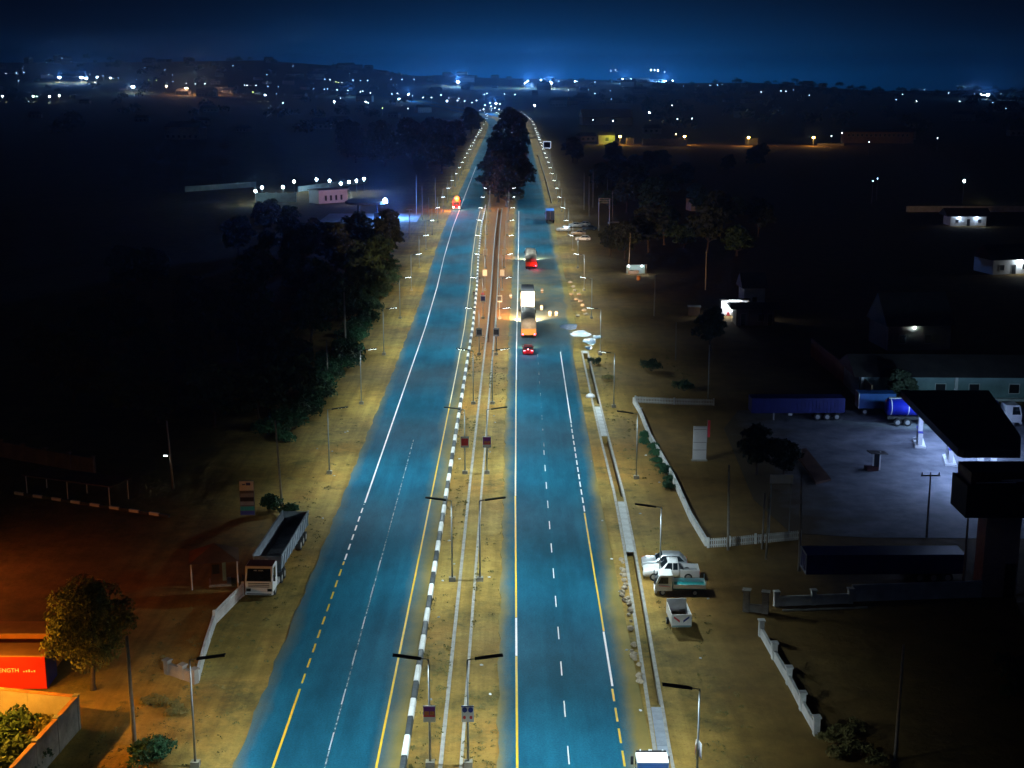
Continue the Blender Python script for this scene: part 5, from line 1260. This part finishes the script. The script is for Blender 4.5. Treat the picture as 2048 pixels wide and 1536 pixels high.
tub = MB().hexa([(X0, -1.06, 1.18), (X1, -1.06, 1.18), (X1, 1.06, 1.18), (X0, 1.06, 1.18), (X0, -1.06, 1.26), (X1, -1.06, 1.26), (X1, 1.06, 1.26), (X0, 1.06, 1.26)])
tub.build('tub_floor', MT['tub steel'], t)
for s in (-1, 1):
    sd = MB().hexa([(X0, s * 1.06, 1.18), (X1, s * 1.06, 1.18), (X1, s * 1.26, 2.75), (X0, s * 1.26, 2.75), (X0, s * 1.11, 1.18), (X1, s * 1.11, 1.18), (X1, s * 1.32, 2.75), (X0, s * 1.32, 2.75)]).build('tub_side', MT['tub side'], t)
    for i in range(11):
        x = X0 + 0.3 + i * 1.26; MB().hexa([(x, s * 1.111, 1.2), (x + 0.12, s * 1.111, 1.2), (x + 0.12, s * 1.32, 2.7), (x, s * 1.32, 2.7), (x, s * 1.18, 1.2), (x + 0.12, s * 1.18, 1.2), (x + 0.12, s * 1.39, 2.7), (x, s * 1.39, 2.7)]).build('rib', MT['tub side'], sd)
    box(X0, X1, s * 1.31 - 0.07, s * 1.31 + 0.07, 2.752, 2.85).build('top_rail', MT['tub side'], t)
box(X1 - 0.08, X1, -1.25, 1.25, 1.27, 2.7).build('front_board', MT['tub steel'], t); box(X0, X0 + 0.08, -1.25, 1.25, 1.27, 2.74).build('tail_board', MT['tub steel'], t)
for i in range(8): box(X0 + 1.0 + i * 1.5, X0 + 1.08 + i * 1.5, -1.0, 1.0, 1.262, 1.31).build('floor_rib', MT['tub side'], t)
box(X0, X1 - 1.5, -0.4, 0.4, 0.8, 1.17).build('trailer_frame', MT['chassis'], t)
for x in (-13.0, -14.3, -15.6): axle(t, x, 2.45, 0.5, 0.5)
for s in (-1, 1): box(-6.9, -6.75, s * 0.8 - 0.06, s * 0.8 + 0.06, 0.05, 0.8).build('landing_leg', MT['chassis'], t)
MB().cyl((-2.6, 0.0, 1.0), (-3.2, 0.0, 2.6), 0.12, 0.12, 10).build('tip_ram', MT['rim'], t)
# --- right hand parked vehicles, noses to the road
car('hatchback', 'silver car parked nose to the drain behind the white pickup', (14.45, 123.6, 0), R(180 - 3), 'silver paint', 4.3, 1.76, 1.48, 'hatch')
car('pickup_truck', 'white double cab pickup parked between silver car and flatbed', (14.75, 120.9, 0), R(180 - 2), 'white paint', 5.2, 1.84, 1.80, 'pickup', cat='pickup')
t = thing('flatbed_truck', 'small white flatbed truck with dropside bed parked nose to the drain', 'truck', (12.95, 117.2, 0), R(180 - 2))
cab_over(t, 0.0, 1.72, 1.95, 1.45, 'white paint', 0.45)
for i, z in enumerate((0.95, 1.05)):
    for s in (-1, 1): MB().hexa([(-1.3, s * 0.868, z - 0.12), (-0.25, s * 0.868, z - 0.02), (-0.25, s * 0.874, z - 0.02), (-1.3, s * 0.874, z - 0.12), (-1.3, s * 0.868, z - 0.08), (-0.25, s * 0.868, z + 0.03), (-0.25, s * 0.874, z + 0.03), (-1.3, s * 0.874, z - 0.08)]).build('side_stripe', MT['sign navy' if i else 'sign red'], t)
box(-4.4, -1.4, -0.35, 0.35, 0.4, 0.62).build('chassis', MT['chassis'], t)
box(-4.45, -1.55, -0.86, 0.86, 0.66, 0.72).build('bed_floor', MT['sign teal'], t)
for s in (-1, 1): box(-4.45, -1.55, s * 0.86 - 0.025, s * 0.86 + 0.025, 0.725, 1.08).build('dropside', MT['white paint'], t)
box(-4.475, -4.451, -0.86, 0.86, 0.66, 1.08).build('tailgate', MT['white paint'], t)
hb_ = MB().box(-1.60, -1.55, -0.86, 0.86, 1.55, 1.60).box(-1.60, -1.55, -0.86, -0.80, 0.725, 1.55).box(-1.60, -1.55, 0.80, 0.86, 0.725, 1.55); hb_.build('headboard', MT['white paint'], t)
for x in (-4.46,):
    for s in (-1, 1): box(x - 0.03, x + 0.03, s * 0.84 - 0.03, s * 0.84 + 0.03, 1.085, 1.5).build('stake', MT['white paint'], t)
for x in (-0.62, -3.5): axle(t, x, 1.7, 0.3, 0.2)
t = thing('box_trailer', 'small white open box trailer with red chevron tailgate beside the drain', 'trailer', (14.25, 108.4, 0), R(-90 + 2))
for s in (-1, 1): box(-2.9, 0, s * 0.82 - 0.03, s * 0.82 + 0.03, 0.5, 1.45).build('side_board', MT['white paint'], t)
box(-0.001, 0.06, -0.85, 0.85, 0.42, 1.45).build('tailgate', MT['white paint'], t); box(-2.96, -2.9, -0.85, 0.85, 0.5, 1.75).build('front_board', MT['white paint'], t)
box(-2.9, 0, -0.79, 0.79, 0.5, 0.56).build('floor', MT['timber'], t)
for s in (-1, 1):
    MB().hexa([(0.062, s * 0.15, 0.75), (0.07, s * 0.15, 0.75), (0.07, s * 0.65, 1.15), (0.062, s * 0.65, 1.15), (0.062, s * 0.15, 0.95), (0.07, s * 0.15, 0.95), (0.07, s * 0.65, 1.32), (0.062, s * 0.65, 1.32)]).build('chevron', MT['sign red' if s < 0 else 'sign navy'], t)
    wheel(t, -1.5, s * 0.95, 0.3, 0.18)
box(0.061, 0.12, -0.8, 0.8, 0.36, 0.5).build('bumper', MT['teal plaster'], t); box(-4.2, -2.96, -0.06, 0.06, 0.42, 0.52).build('drawbar', MT['chassis'], t)
# --- truck at the bottom edge driving away
t = thing('cargo_truck', 'white cab truck with blue load driving off along the right shoulder', 'truck', (9.05, 82.4, 0), R(90))
cab_over(t, 0.0, 2.05, 2.7, 1.75, 'white paint', 0.6)
hv = box(-1.25, -0.62, -0.42, 0.32, 2.701, 2.74).build('roof_hatch', MT['white paint'], t, False, 0.02)
vz = box(-0.42, -0.28, -0.98, 0.98, 2.70, 2.78).build('light_bar', MT['chassis'], t)
for y in (-0.75, 0.0, 0.12, 0.7): MB().ball((-0.34, y, 2.82), 0.06, 6, 4).build('marker_lamp', MT['sign white'], vz)
box(-7.0, -1.9, -1.05, 1.05, 1.0, 2.15).build('load', MT['truck blue'], t, False, 0.06); box(-7.0, -0.3, -0.4, 0.4, 0.5, 0.95).build('chassis', MT['chassis'], t)
for x in (-0.9, -5.4): axle(t, x, 2.0, 0.42, 0.3)
# --- traffic on the right carriageway
def tarped(t, x0, x1, W, z0, zs, zt, m, name='tarp'):
    rings = []
    n = 7
    for k in range(n):
        x = x0 + (x1 - x0) * k / (n - 1); b = 0.08 * math.sin(k * 1.9); e = 0.0 if 0 < k < n - 1 else -0.18
        rings.append([(x, -W / 2, z0), (x, -W / 2 - 0.02, zs + b * 0.4), (x, -W * 0.40, zs + (zt - zs) * 0.7 + b), (x, -W * 0.15, zt + b + e), (x, W * 0.15, zt - b + e), (x, W * 0.40, zs + (zt - zs) * 0.7 - b), (x, W / 2 + 0.02, zs), (x, W / 2, z0)])
    return MB().loft(rings).build(name, MT[m], t, True)
def lorry(label, loc, W=2.55, L=17.0, kind='tarp', rz=R(90), head=0.0, tail=True, paint='white paint', name='lorry', body='tarp', tailm='tail light lit', one=False, cone=150):
    t = thing(name, label, 'truck', loc, rz)                       # local 0 = rear end, +x forward
    cab_over(t, L, W, 3.1, 2.1, paint, 0.65, lit=head > 0)
    box(0.3, L - 0.5, -0.4, 0.4, 0.7, 1.1).build('chassis', MT['chassis'], t)
    if kind == 'tarp':
        box(0, L - 2.6, -W / 2, W / 2, 1.1, 1.35).build('deck', MT['timber'], t)
        tarped(t, 0.02, L - 2.7, W, 1.35, 2.9, 3.75, body)
        box(-0.05, 0.0, -W / 2, W / 2, 0.8, 1.9).build('tailboard', MT['orange paint'], t)
    else:
        b = box(0, L - 2.5, -W / 2, W / 2, 1.05, 3.95).build('box_body', MT[body], t, False, 0.03)
        for y in (-W * 0.25, W * 0.25): box(-0.02, -0.001, y - W * 0.23, y + W * 0.23, 1.2, 3.85).build('rear_door', MT[body], b)
        for y in (-0.06, 0.06): MB().cyl((-0.05, y, 1.2), (-0.05, y, 3.8), 0.025, 0.025, 6).build('lock_bar', MT['rim'], b)
    for s in (-1, 1):
        if tail and (not one or s < 0): MB().ball((-0.08, s * W * 0.40, 0.95), 0.14, 8, 5).build('tail_light', MT[tailm], t)
        box(0.4, 1.6, s * W * 0.5 - 0.03, s * W * 0.5 + 0.03, 0.45, 0.95).build('mudguard', MT['chassis'], t)
    for x in (1.5, 2.8) + ((4.1,) if L > 14 else ()) + (L - 1.2,): axle(t, x, W - 0.05, 0.5, 0.45)
    if head:
        for s in (-1, 1):
            light('headlight_beam', 'SPOT', (L + 0.2, s * W * 0.38, 0.95), head, (1.0, 0.56, 0.24), t, (R(91), 0, R(-90)), spot_size=R(cone), spot_blend=1.0, shadow_soft_size=0.12)
    return t
lorry('long lorry with sheeted load and warm lit tailboard ahead of the red car', (2.95, 238.5, 0), 2.6, 17.0, 'tarp', head=60000, cone=116)
t = lorry('white box truck with its rear doors glaring in headlights', (3.1, 267.5, 0), 2.6, 12.5, 'box', head=900, body='white paint', tail=False)
t = lorry('dusty sheeted lorry with one red tail light glowing beyond the junction', (4.6, 327.0, 0), 2.7, 16.5, 'tarp', head=20000, one=True)
light('tail_glow', 'POINT', (-0.6, -1.1, 0.9), 360, (1.0, 0.01, 0.04), t, shadow_soft_size=0.15)
t = car('saloon_car', 'dark red saloon car with three red lights following the sheeted lorry', (2.7, 226.5, 0), R(90), 'red car paint', 4.5, 1.8, 1.46, 'sedan', lit=True)
MB().ball((-2.05, 0, 1.02), 0.10, 6, 4).build('brake_light', MT['pink tail light lit'], t)
for s in (-1, 1): light('tail_glow', 'POINT', (-2.6, s * 0.7, 0.7), 70, (1.0, 0.02, 0.04), t, shadow_soft_size=0.1)
for s in (-1, 1): light('headlight_beam', 'SPOT', (2.35, s * 0.6, 0.65), 3200, (1.0, 0.60, 0.22), t, (R(96), 0, R(-90)), spot_size=R(95), spot_blend=0.7, shadow_soft_size=0.08)
t = car('small_car', 'small car with red tail lights beyond the median trees', (7.5, 800, 0), R(90), 'red car paint', 4.4, 1.8, 1.5, 'sedan', lit=True)
light('tail_glow', 'POINT', (-3.0, 0, 0.8), 900, (1.0, 0.02, 0.06), t, shadow_soft_size=0.3)
MB().ball((-2.3, 0.6, 0.75), 0.3, 8, 5).build('tail_light', MT['tail light lit'], t)
# --- left carriageway: lorry with amber beacon coming on
t = lorry('oncoming lorry with a glaring amber beacon on its roof', (-19.2, 485.0, 0), 2.5, 10.0, 'box', R(-90), 600, False, 'red paint', 'beacon_lorry', 'maroon')
bc = MB().ball((9.0, 0.2, 3.75), 1.0, 14, 9).build('beacon', MT['amber beacon lit'], t)  # real beacon, its ball enlarged to take in the bloom around it
light('beacon_light', 'POINT', (10.4, 0.2, 3.9), 9000, (1.0, 0.16, 0.03), t, shadow_soft_size=0.4)
# --- parked blue truck and cars at the junction
lorry('blue truck parked on the right shoulder beyond the junction', (12.0, 431.5, 0), 2.6, 10.5, 'box', tail=False, paint='truck blue', body='truck blue', name='blue_truck')
for i, (px, py, kd, pt, a) in enumerate(((1127, 462, 'hatch', 'silver paint', 175), (1150, 454, 'sedan', 'silver paint', 178), (1167, 452, 'hatch', 'silver paint', 176), (1179, 460, 'sedan', 'dark car paint', 180), (1157, 470, 'sedan', 'silver paint', 176), (1166, 481, 'hatch', 'white paint', 174))):
    p = at(px, py); car('parked_car', ('grey hatchback at the road end of the parked cars beyond the junction', 'silver saloon in the back row of the parked cars', 'silver hatchback beside the saloon in the back row of parked cars', 'dark saloon furthest from the road among the parked cars', 'silver saloon in the front row of the parked cars', 'white hatchback nearest the open road among the parked cars')[i], (p.x, p.y, 0), R(a), pt, 4.3, 1.75, 1.48, kd)
# --- tankers and trailers at the forecourt
def tanker(label, loc, rz, L, cab=True, m='blue paint', r=1.15):
    t = thing('tanker_truck', label, 'truck', loc, rz)
    rings = []
    for k, x in enumerate((0.0, 0.25, L - 3.2, L - 2.95)):
        q = 0.82 if k in (0, 3) else 1.0
        rings.append([(x, q * r * 1.08 * math.cos(a), 1.25 + r + q * r * math.sin(a)) for a in [2 * math.pi * i / 18 for i in range(18)]])
    b = MB().loft(rings).build('tank', MT[m], t, True)
    for k in range(7):
        x = 0.5 + k * (L - 4.2) / 6
        MB().loft([[(x + d, (r * 1.08 + 0.03) * math.cos(a), 1.25 + r + (r + 0.03) * math.sin(a)) for a in [2 * math.pi * i / 18 for i in range(18)]] for d in (0, 0.09)]).build('band', MT['white paint'], b)
    box(0.3, L - 3.3, -0.3, 0.3, 1.25 + 2 * r, 1.25 + 2 * r + 0.12).build('walkway', MT['galvanised steel'], b)
    for q in (2.0, 4.6, 7.2):
        if q < L - 4: MB().cyl((q, 0, 1.25 + 2 * r), (q, 0, 1.25 + 2 * r + 0.3), 0.3, 0.3, 12).build('hatch', MT['galvanised steel'], b)
    box(0.2, L - 1.0, -0.4, 0.4, 0.75, 1.2).build('chassis', MT['chassis'], t)
    for x in (1.4, 2.7) + ((L - 4.4,) if L > 10 else ()) + (L - 1.2,): axle(t, x, 2.4, 0.52, 0.5)
    if cab: cab_over(t, L, 2.45, 3.0, 2.1, 'white paint', 0.65)
    return t
q = at(1742, 838)
tanker('blue tanker truck with white bands and white cab behind the fuel canopy', (49.9, 178.3, 0.03), R(-2), 17.6)
t = thing('container_trailer', 'dark blue box trailer parked behind the forecourt', 'trailer', (at(1502, 842).x, at(1502, 842).y + 1.2, 0.03), R(0.5))
box(0, 12.6, -1.25, 1.25, 1.1, 3.1).build('box_body', MT['dark blue paint'], t)
for i in range(25): box(0.2 + i * 0.5, 0.28 + i * 0.5, -1.30, -1.251, 1.2, 3.0).build('rib', MT['dark blue paint'], t)
for x in (9.0, 10.3, 11.6): axle(t, x, 2.4, 0.5, 0.5)
box(0.3, 12.4, -0.4, 0.4, 0.8, 1.09).build('chassis', MT['chassis'], t); box(3.0, 3.2, -0.9, -0.7, 0.0, 1.1).build('landing_leg', MT['rim'], t); box(5.0, 5.5, -1.32, -1.255, 0.75, 1.05).build('side_box', MT['white wall paint'], t)
t = thing('blue_box_truck', 'blue box body standing at the rear of the tanker beside the forecourt wall', 'truck body', (47.6, 184.5, 0.03), R(-2))
box(0, 5.0, -1.2, 1.2, 0.95, 3.0).build('box_body', MT['truck blue'], t); box(-0.05, 0.05, -1.22, 1.22, 0.9, 3.05).build('frame', MT['white paint'], t); box(0.2, 4.8, -0.4, 0.4, 0.6, 0.94).build('chassis', MT['chassis'], t)
for x in (0.9, 3.9): axle(t, x, 2.3, 0.45, 0.4)
p0 = at(1612, 1168)
t = thing('long_trailer', 'long deep blue curtain side trailer behind the pale boundary wall', 'trailer', (p0.x, p0.y + 1.4, 0), R(0.5))
box(0, 14.6, -1.25, 1.25, 0.9, 2.75).build('box_body', MT['dark blue paint'], t)
fr = MB().box(-0.06, -0.001, -1.27, -1.12, 0.85, 2.8).box(-0.06, -0.001, 1.12, 1.27, 0.85, 2.8).box(-0.06, -0.001, -1.11, 1.11, 2.62, 2.8).box(-0.06, -0.001, -1.11, 1.11, 0.85, 1.0); fr.build('end_frame', MT['tub side'], t)
for s in (-1, 1): MB().hexa([(-0.05, s * 0.1, 1.0), (-0.002, s * 0.1, 1.0), (-0.002, s * 1.1, 2.5), (-0.05, s * 1.1, 2.5), (-0.05, s * 0.1, 1.15), (-0.002, s * 0.1, 1.15), (-0.002, s * 1.1, 2.62), (-0.05, s * 1.1, 2.62)]).build('end_brace', MT['tub side'], t)
for x in (10.5, 11.8, 13.1): axle(t, x, 2.4, 0.48, 0.45)
box(0.3, 14.4, -0.4, 0.4, 0.55, 0.89).build('chassis', MT['chassis'], t)
# ------------------------------------------------------------------ small road things
for i, (px, py) in enumerate(((1084, 586), (1100, 632), (1113, 632), (1083, 620), (1021, 597))):
    p = at(px, py); t = thing('road_barrel', 'pale marker barrel on the dusty road beside the lorries', 'barrel', (p.x, p.y, 0.07), 0, 'marker barrels at the junction')
    MB().cyl((0, 0, 0), (0, 0, 0.9), 0.30, 0.27, 12).build('shell', MT['barrel'], t); MB().cyl((0, 0, 0.45), (0, 0, 0.65), 0.305, 0.30, 12).build('band', MT['sign white'], t)
p = at(1181, 795); t = thing('pale_sheet', 'crumpled white sack lying beside the roadside drain', 'sack', (p.x, p.y, 0.05), 0.3)
MB().loft([[(a, b * k, c * k) for b, c in ((-0.5, 0), (0.5, 0), (0.42, 0.42), (0.0, 0.55), (-0.45, 0.36))] for a, k in ((-0.6, 0.7), (-0.2, 1.05), (0.3, 0.95), (0.6, 0.6))]).build('sack', MT['sign white'], t, True)
for i in range(34):
    zx = ((13.2, 19.0), (-6.8, -5.2), (-3.2, -1.4), (-25.0, -19.4), (8.6, 10.2))[i % 5]; y = g_.uniform(86, 190); x = g_.uniform(*zx)
    mb = MB().loft([[(a + g_.uniform(-0.03, 0.03), b * k_, c * k_) for b, c in ((-0.1, 0), (0.1, 0), (0.07, 0.06), (-0.05, 0.08))] for a, k_ in ((-0.14, 0.6), (0, 1.1), (0.13, 0.7))])
    o = mb.build('litter', MT[('sign white', 'pale slab', 'tub side')[i % 3]]); o.location = (x, y, 0.08 if zx[0] == 8.6 else 0.01); o.rotation_euler = (0, 0, i)
    tag(o, 'small pale litter scrap lying on the sandy ground', 'litter', 'litter along the verges')
def person(label, loc, rz, shirt, trousers, swing=0.22):
    m = bpy.data.materials.new('clothes ' + shirt); m.use_nodes = True; nt_ = m.node_tree; pr = nt_.nodes['Principled BSDF']; pr.inputs['Roughness'].default_value = 0.9
    tcn = nt_.nodes.new('ShaderNodeTexCoord'); sp = nt_.nodes.new('ShaderNodeSeparateXYZ'); ra = nt_.nodes.new('ShaderNodeValToRGB'); ra.color_ramp.interpolation = 'CONSTANT'
    nt_.links.new(tcn.outputs['Object'], sp.inputs[0]); mu = nt_.nodes.new('ShaderNodeMath'); mu.operation = 'MULTIPLY'; mu.inputs[1].default_value = 1 / 1.8; nt_.links.new(sp.outputs[2], mu.inputs[0]); nt_.links.new(mu.outputs[0], ra.inputs[0]); nt_.links.new(ra.outputs[0], pr.inputs['Base Color'])
    gc = lambda n: MT[n].node_tree.nodes['Color Ramp'].color_ramp.elements[0].color
    e = ra.color_ramp.elements; e[0].position = 0; e[0].color = (0.02, 0.018, 0.015, 1); e[1].position = 0.05; e[1].color = gc(trousers)
    for q, c in ((0.53, gc(shirt)), (0.81, gc('skin'))): k = e.new(q); k.position = q; k.color = c
    V = [(0, 0, 0.95), (0, 0, 1.15), (0.01, 0, 1.38), (0.01, 0, 1.50), (0.03, 0, 1.62), (0.04, 0, 1.72), (0, 0.10, 0.92), (swing * 0.6, 0.11, 0.50), (swing * 0.5, 0.11, 0.08), (swing * 0.5 + 0.16, 0.12, 0.05), (0, -0.10, 0.92), (-swing * 0.4, -0.11, 0.50), (-swing * 1.2, -0.11, 0.09), (-swing * 1.2 + 0.15, -0.12, 0.05), (0, 0.20, 1.40), (-0.08, 0.26, 1.14), (0.04, 0.27, 0.88), (0, -0.20, 1.40), (0.06, -0.26, 1.14), (0.18, -0.26, 0.92)]
    Ed = [(0, 1), (1, 2), (2, 3), (3, 4), (4, 5), (0, 6), (6, 7), (7, 8), (8, 9), (0, 10), (10, 11), (11, 12), (12, 13), (2, 14), (14, 15), (15, 16), (2, 17), (17, 18), (18, 19)]
    rad = [0.14, 0.125, 0.15, 0.06, 0.105, 0.085, 0.10, 0.07, 0.05, 0.04, 0.10, 0.07, 0.05, 0.04, 0.06, 0.045, 0.04, 0.06, 0.045, 0.04]
    me = bpy.data.meshes.new('body'); me.from_pydata(V, Ed, []); me.materials.append(m)
    t = thing('person', label, 'person', loc, rz); o = obj('body', me, t)
    sk = o.modifiers.new('skin', 'SKIN'); ss = o.modifiers.new('smooth', 'SUBSURF'); ss.levels = ss.render_levels = 1
    for i, q in enumerate(me.skin_vertices[0].data): q.radius = (rad[i], rad[i]); q.use_root = i == 0
    MB().ball((0.015, 0, 1.71), 0.105, 8, 5, 0.8).build('hair', MT['cloth dark'], t, True)
p = at(948, 598); person('person in dark clothes walking on the road beside the painted kerb', (p.x, p.y, 0.075), R(100), 'cloth dark', 'cloth dark')
p = at(957, 599); person('person in a red shirt standing at the painted kerb', (p.x + 0.9, p.y, 0.0), R(80), 'cloth red', 'cloth dark', 0.1)

# ================================================================== the town
LT = {}
def town_lamp_mesh(key, m, r, h=8.0):
    mb = MB().cyl((0, 0, 0), (0, 0, h), 0.14, 0.10, 6); nf = len(mb.f); mb.ball((0, -0.3, h), r, 8, 5, 1.1)
    me = bpy.data.meshes.new('town_lamp'); me.from_pydata(mb.v, [], mb.f); me.materials.append(MT['pole concrete']); me.materials.append(MT[m])
    for i, p in enumerate(me.polygons): p.material_index = 0 if i < nf else 1
    LT[key] = me
for c, m in (('w', 'lamp white'), ('b', 'lamp blue'), ('o', 'lamp warm'), ('g', 'lamp green')):
    for s, r in ((0, 0.20), (1, 0.30), (2, 0.50), (3, 1.25)): town_lamp_mesh(c + str(s), ('dim ' if s < 2 else 'far ') + m, r)
# pixel, size class, tint: read off the photograph, stood on the terrain
TL = '''12 148 w0;33 146 b1;48 145 b1;86 147 b0;98 149 b0;119 155 w3;163 155 w3;172 157 w3;190 165 w1;194 155 w2;207 152 b0;221 156 w2;228 157 b0;237 156 b0;266 174 w3;273 159 b0;298 160 g0;313 161 g0;333 173 o2;346 163 b0;373 177 o3;373 167 w0;391 168 w1;410 168 w1;417 179 o3;5 193 w2;16 192 w1;66 193 w2;74 193 w1;99 193 w2;119 191 w2;124 117 b0;142 123 b0;93 126 b0;37 162 b0;290 136 b0;330 140 b0;345 150 b0;466 132 b0;513 132 b0;534 150 b0;586 132 b0;489 171 w1;494 171 w1;512 171 w1;506 184 g1;530 190 w2;553 188 b0;566 206 w1;536 173 b0;557 174 b0;650 159 b1;660 160 w1;672 164 g1;677 165 g1;684 165 w0;706 161 b1;721 161 b1;735 161 b1;699 147 b0;782 159 b0;804 159 b1;828 159 b0;627 178 b0;649 179 b1;655 178 b1;674 180 w1;696 181 w1;721 183 w1;726 182 w1;741 186 w1;784 188 b1;795 187 w1;681 197 w1;669 204 w2;732 204 w2;737 206 w1;798 198 w2;817 189 w2;812 194 w0;825 192 w0;765 216 g1;816 217 w0;846 195 w1;863 195 w1;882 190 w1;894 202 w2;898 196 w0;915 201 w1;918 197 w0;929 202 w1;944 205 w1;953 201 w1;970 211 w1;980 206 w1;982 213 w1;992 207 w2;1000 208 w1;990 216 w1;998 219 w1;967 219 w1;969 189 w1;974 187 w1;1009 188 w1;1030 189 w1;916 164 w3;1050 166 w2;1055 162 w2;1082 160 w2;1091 164 w2;1099 164 w3;1102 166 w3;1117 163 b1;1150 163 b2;1154 163 b1;1190 164 b1;1222 142 w1;1231 140 w1;1233 143 w0;1245 158 b2;1262 158 b2;1302 140 w2;1309 140 w2;1316 141 w2;1329 144 w1;1330 161 b3;1345 161 b2;1312 164 b1;1137 180 w0;1190 187 w1;1177 179 b0;1220 182 b0;1223 198 b0;1069 211 w2;1299 225 w2;1344 211 w1;1355 238 w1;1384 237 w1;1186 240 w0;1226 242 w1;1352 268 o1;1420 171 b1;1435 170 b1;1445 169 b1;1367 172 b0;1395 172 b0;1522 184 w1;1562 182 w1;1572 183 w1;1587 180 b0;1618 191 w1;1675 191 w1;1792 199 b1;1805 189 b1;1833 202 w1;1840 176 b1;1849 177 b1;1897 186 w1;1919 203 w1;1949 188 b0;1962 189 w2;1968 190 w2;1975 190 w3;1980 188 w1;2002 188 b0;1985 205 b0;2012 217 b0;1663 272 w1;1684 266 w1;1738 284 w0;1875 276 w0;1928 362 w2;1746 362 b0;1755 357 b0'''
TN = [('white', 'w'), ('blue white', 'b'), ('orange', 'o'), ('green tinted', 'g')]
for e_ in TL.split(';'):
    px, py, c = e_.split(); px, py = float(px), float(py)
    hh = 8.0 if py < 350 else 5.0
    p = at(px, py, 8.0)
    if p.y > 3440: p = Vector((p.x * 3300 / p.y, 3300, CAM_H + (147 - py) / FPX * 3300))
    s = max(0.5, min(2.4, p.y / 1150))
    o = obj('town_lamp', LT[c], None, (p.x, p.y, p.z - 8.0)); o.scale = (s, s, 1)
    nm = dict((k, v) for v, k in TN)[c[0]]
    tag(o, f'far-off {nm} lamp of the town', 'lamp', f'{nm} town lamps')
# a few strong ones light the air and roofs round them
for px, py, en, col in ((119, 155, 76800, (0.12, 0.40, 1)), (168, 156, 115200, (0.12, 0.40, 1)), (266, 174, 51200, (0.12, 0.40, 1)), (373, 177, 46080, (1, 0.55, 0.3)), (417, 179, 33280, (1, 0.5, 0.35)), (916, 164, 360000, (0.12, 0.40, 1)), (1055, 163, 312000, (0.12, 0.40, 1)), (1100, 164, 408000, (0.12, 0.40, 1)), (1250, 158, 288000, (0.12, 0.40, 1)), (1330, 160, 360000, (0.12, 0.40, 1)), (985, 212, 144000, (0.12, 0.40, 1)), (817, 190, 96000, (0.12, 0.40, 1)), (1972, 189, 115200, (0.12, 0.40, 1)), (700, 182, 51200, (0.12, 0.40, 1))):
    p = at(px, py, 9.0); light('town_light', 'POINT', (p.x, p.y - 4, p.z + 6), en, col, None, shadow_soft_size=1.5)
# town houses
hs = []
for k in range(3):
    w, d, h = ((14, 10, 3.6), (20, 11, 6.6), (11, 8, 3.2))[k]
    rh = d * 0.28; mb = MB().box(-w / 2, w / 2, -d / 2, d / 2, -6, h); nb = len(mb.f)
    mb.add([(-w / 2 - 0.6, -d / 2 - 0.6, h), (w / 2 + 0.6, -d / 2 - 0.6, h), (w / 2 + 0.6, d / 2 + 0.6, h), (-w / 2 - 0.6, d / 2 + 0.6, h), (-w / 2 + 1, 0, h + rh), (w / 2 - 1, 0, h + rh)], [(0, 1, 5, 4), (2, 3, 4, 5), (1, 2, 5), (3, 0, 4)])
    nr = len(mb.f)
    for i in range(int(w / 3.2)): mb.box(-w / 2 + 1 + i * 3.2, -w / 2 + 2.4 + i * 3.2, -d / 2 - 0.05, -d / 2 + 0.05, 1.0, 2.3)
    me = bpy.data.meshes.new('town_house'); me.from_pydata(mb.v, [], mb.f)
    for m in ('plaster', 'roof sheet', 'dark opening'): me.materials.append(MT[m])
    for i, p in enumerate(me.polygons): p.material_index = 0 if i < nb else (1 if i < nr else 2)
    hs.append(me)
r = random.Random(15); n = 0
while n < 120:
    y = r.uniform(950, 3350); x = r.gauss(-120, 420) if r.random() < 0.7 else r.uniform(-1200, 1100)
    if abs(x) > 0.40 * y: continue
    if -45 + shL(y) < x < 40 + shR(y): continue
    o = obj('town_house', hs[n % 3], None, (x, y, hill(x, y)), r.uniform(-0.6, 0.6)); s = r.uniform(0.8, 1.4); o.scale = (s, s, s)
    tag(o, 'far-off low house of the town among the lamps', 'house', 'town houses'); n += 1
for px0, px1, py, lb in ((918, 950, 163, 'long lit hall roof beside the glaring lamp on the skyline'), (1268, 1300, 160, 'pale lit shed on the skyline beside the row of mast lamps'), (1300, 1330, 160, 'blocky building under the row of mast lamps on the skyline')):
    a_, b_ = at(px0, py), at(px1, py)
    house('skyline_building', lb, ((a_.x + b_.x) / 2, a_.y + 10, a_.z - 2), 0, b_.x - a_.x, 20, 9, 'white wall paint', 'white wall paint', 0.2)
# lamp with no light of its own in the dark red earth yard gets none; street beyond the trees is lit by its own lamps
HAZE = 0.00022

# ------------------------------------------------------------------ air
hz = MB().box(-5100, 5100, -450, 5100, -75, 100).build('haze', MT['wire'])
hz.data.materials.clear()
hm = bpy.data.materials.new('haze'); hm.use_nodes = True; ht = hm.node_tree; ht.nodes.clear()
pv = ht.nodes.new('ShaderNodeVolumePrincipled'); pv.inputs['Color'].default_value = (0.42, 0.68, 1.0, 1); pv.inputs['Density'].default_value = HAZE; pv.inputs['Anisotropy'].default_value = 0.7
ho = ht.nodes.new('ShaderNodeOutputMaterial'); ht.links.new(pv.outputs[0], ho.inputs['Volume'])
hz.data.materials.append(hm)
tag(hz, kind='stuff')
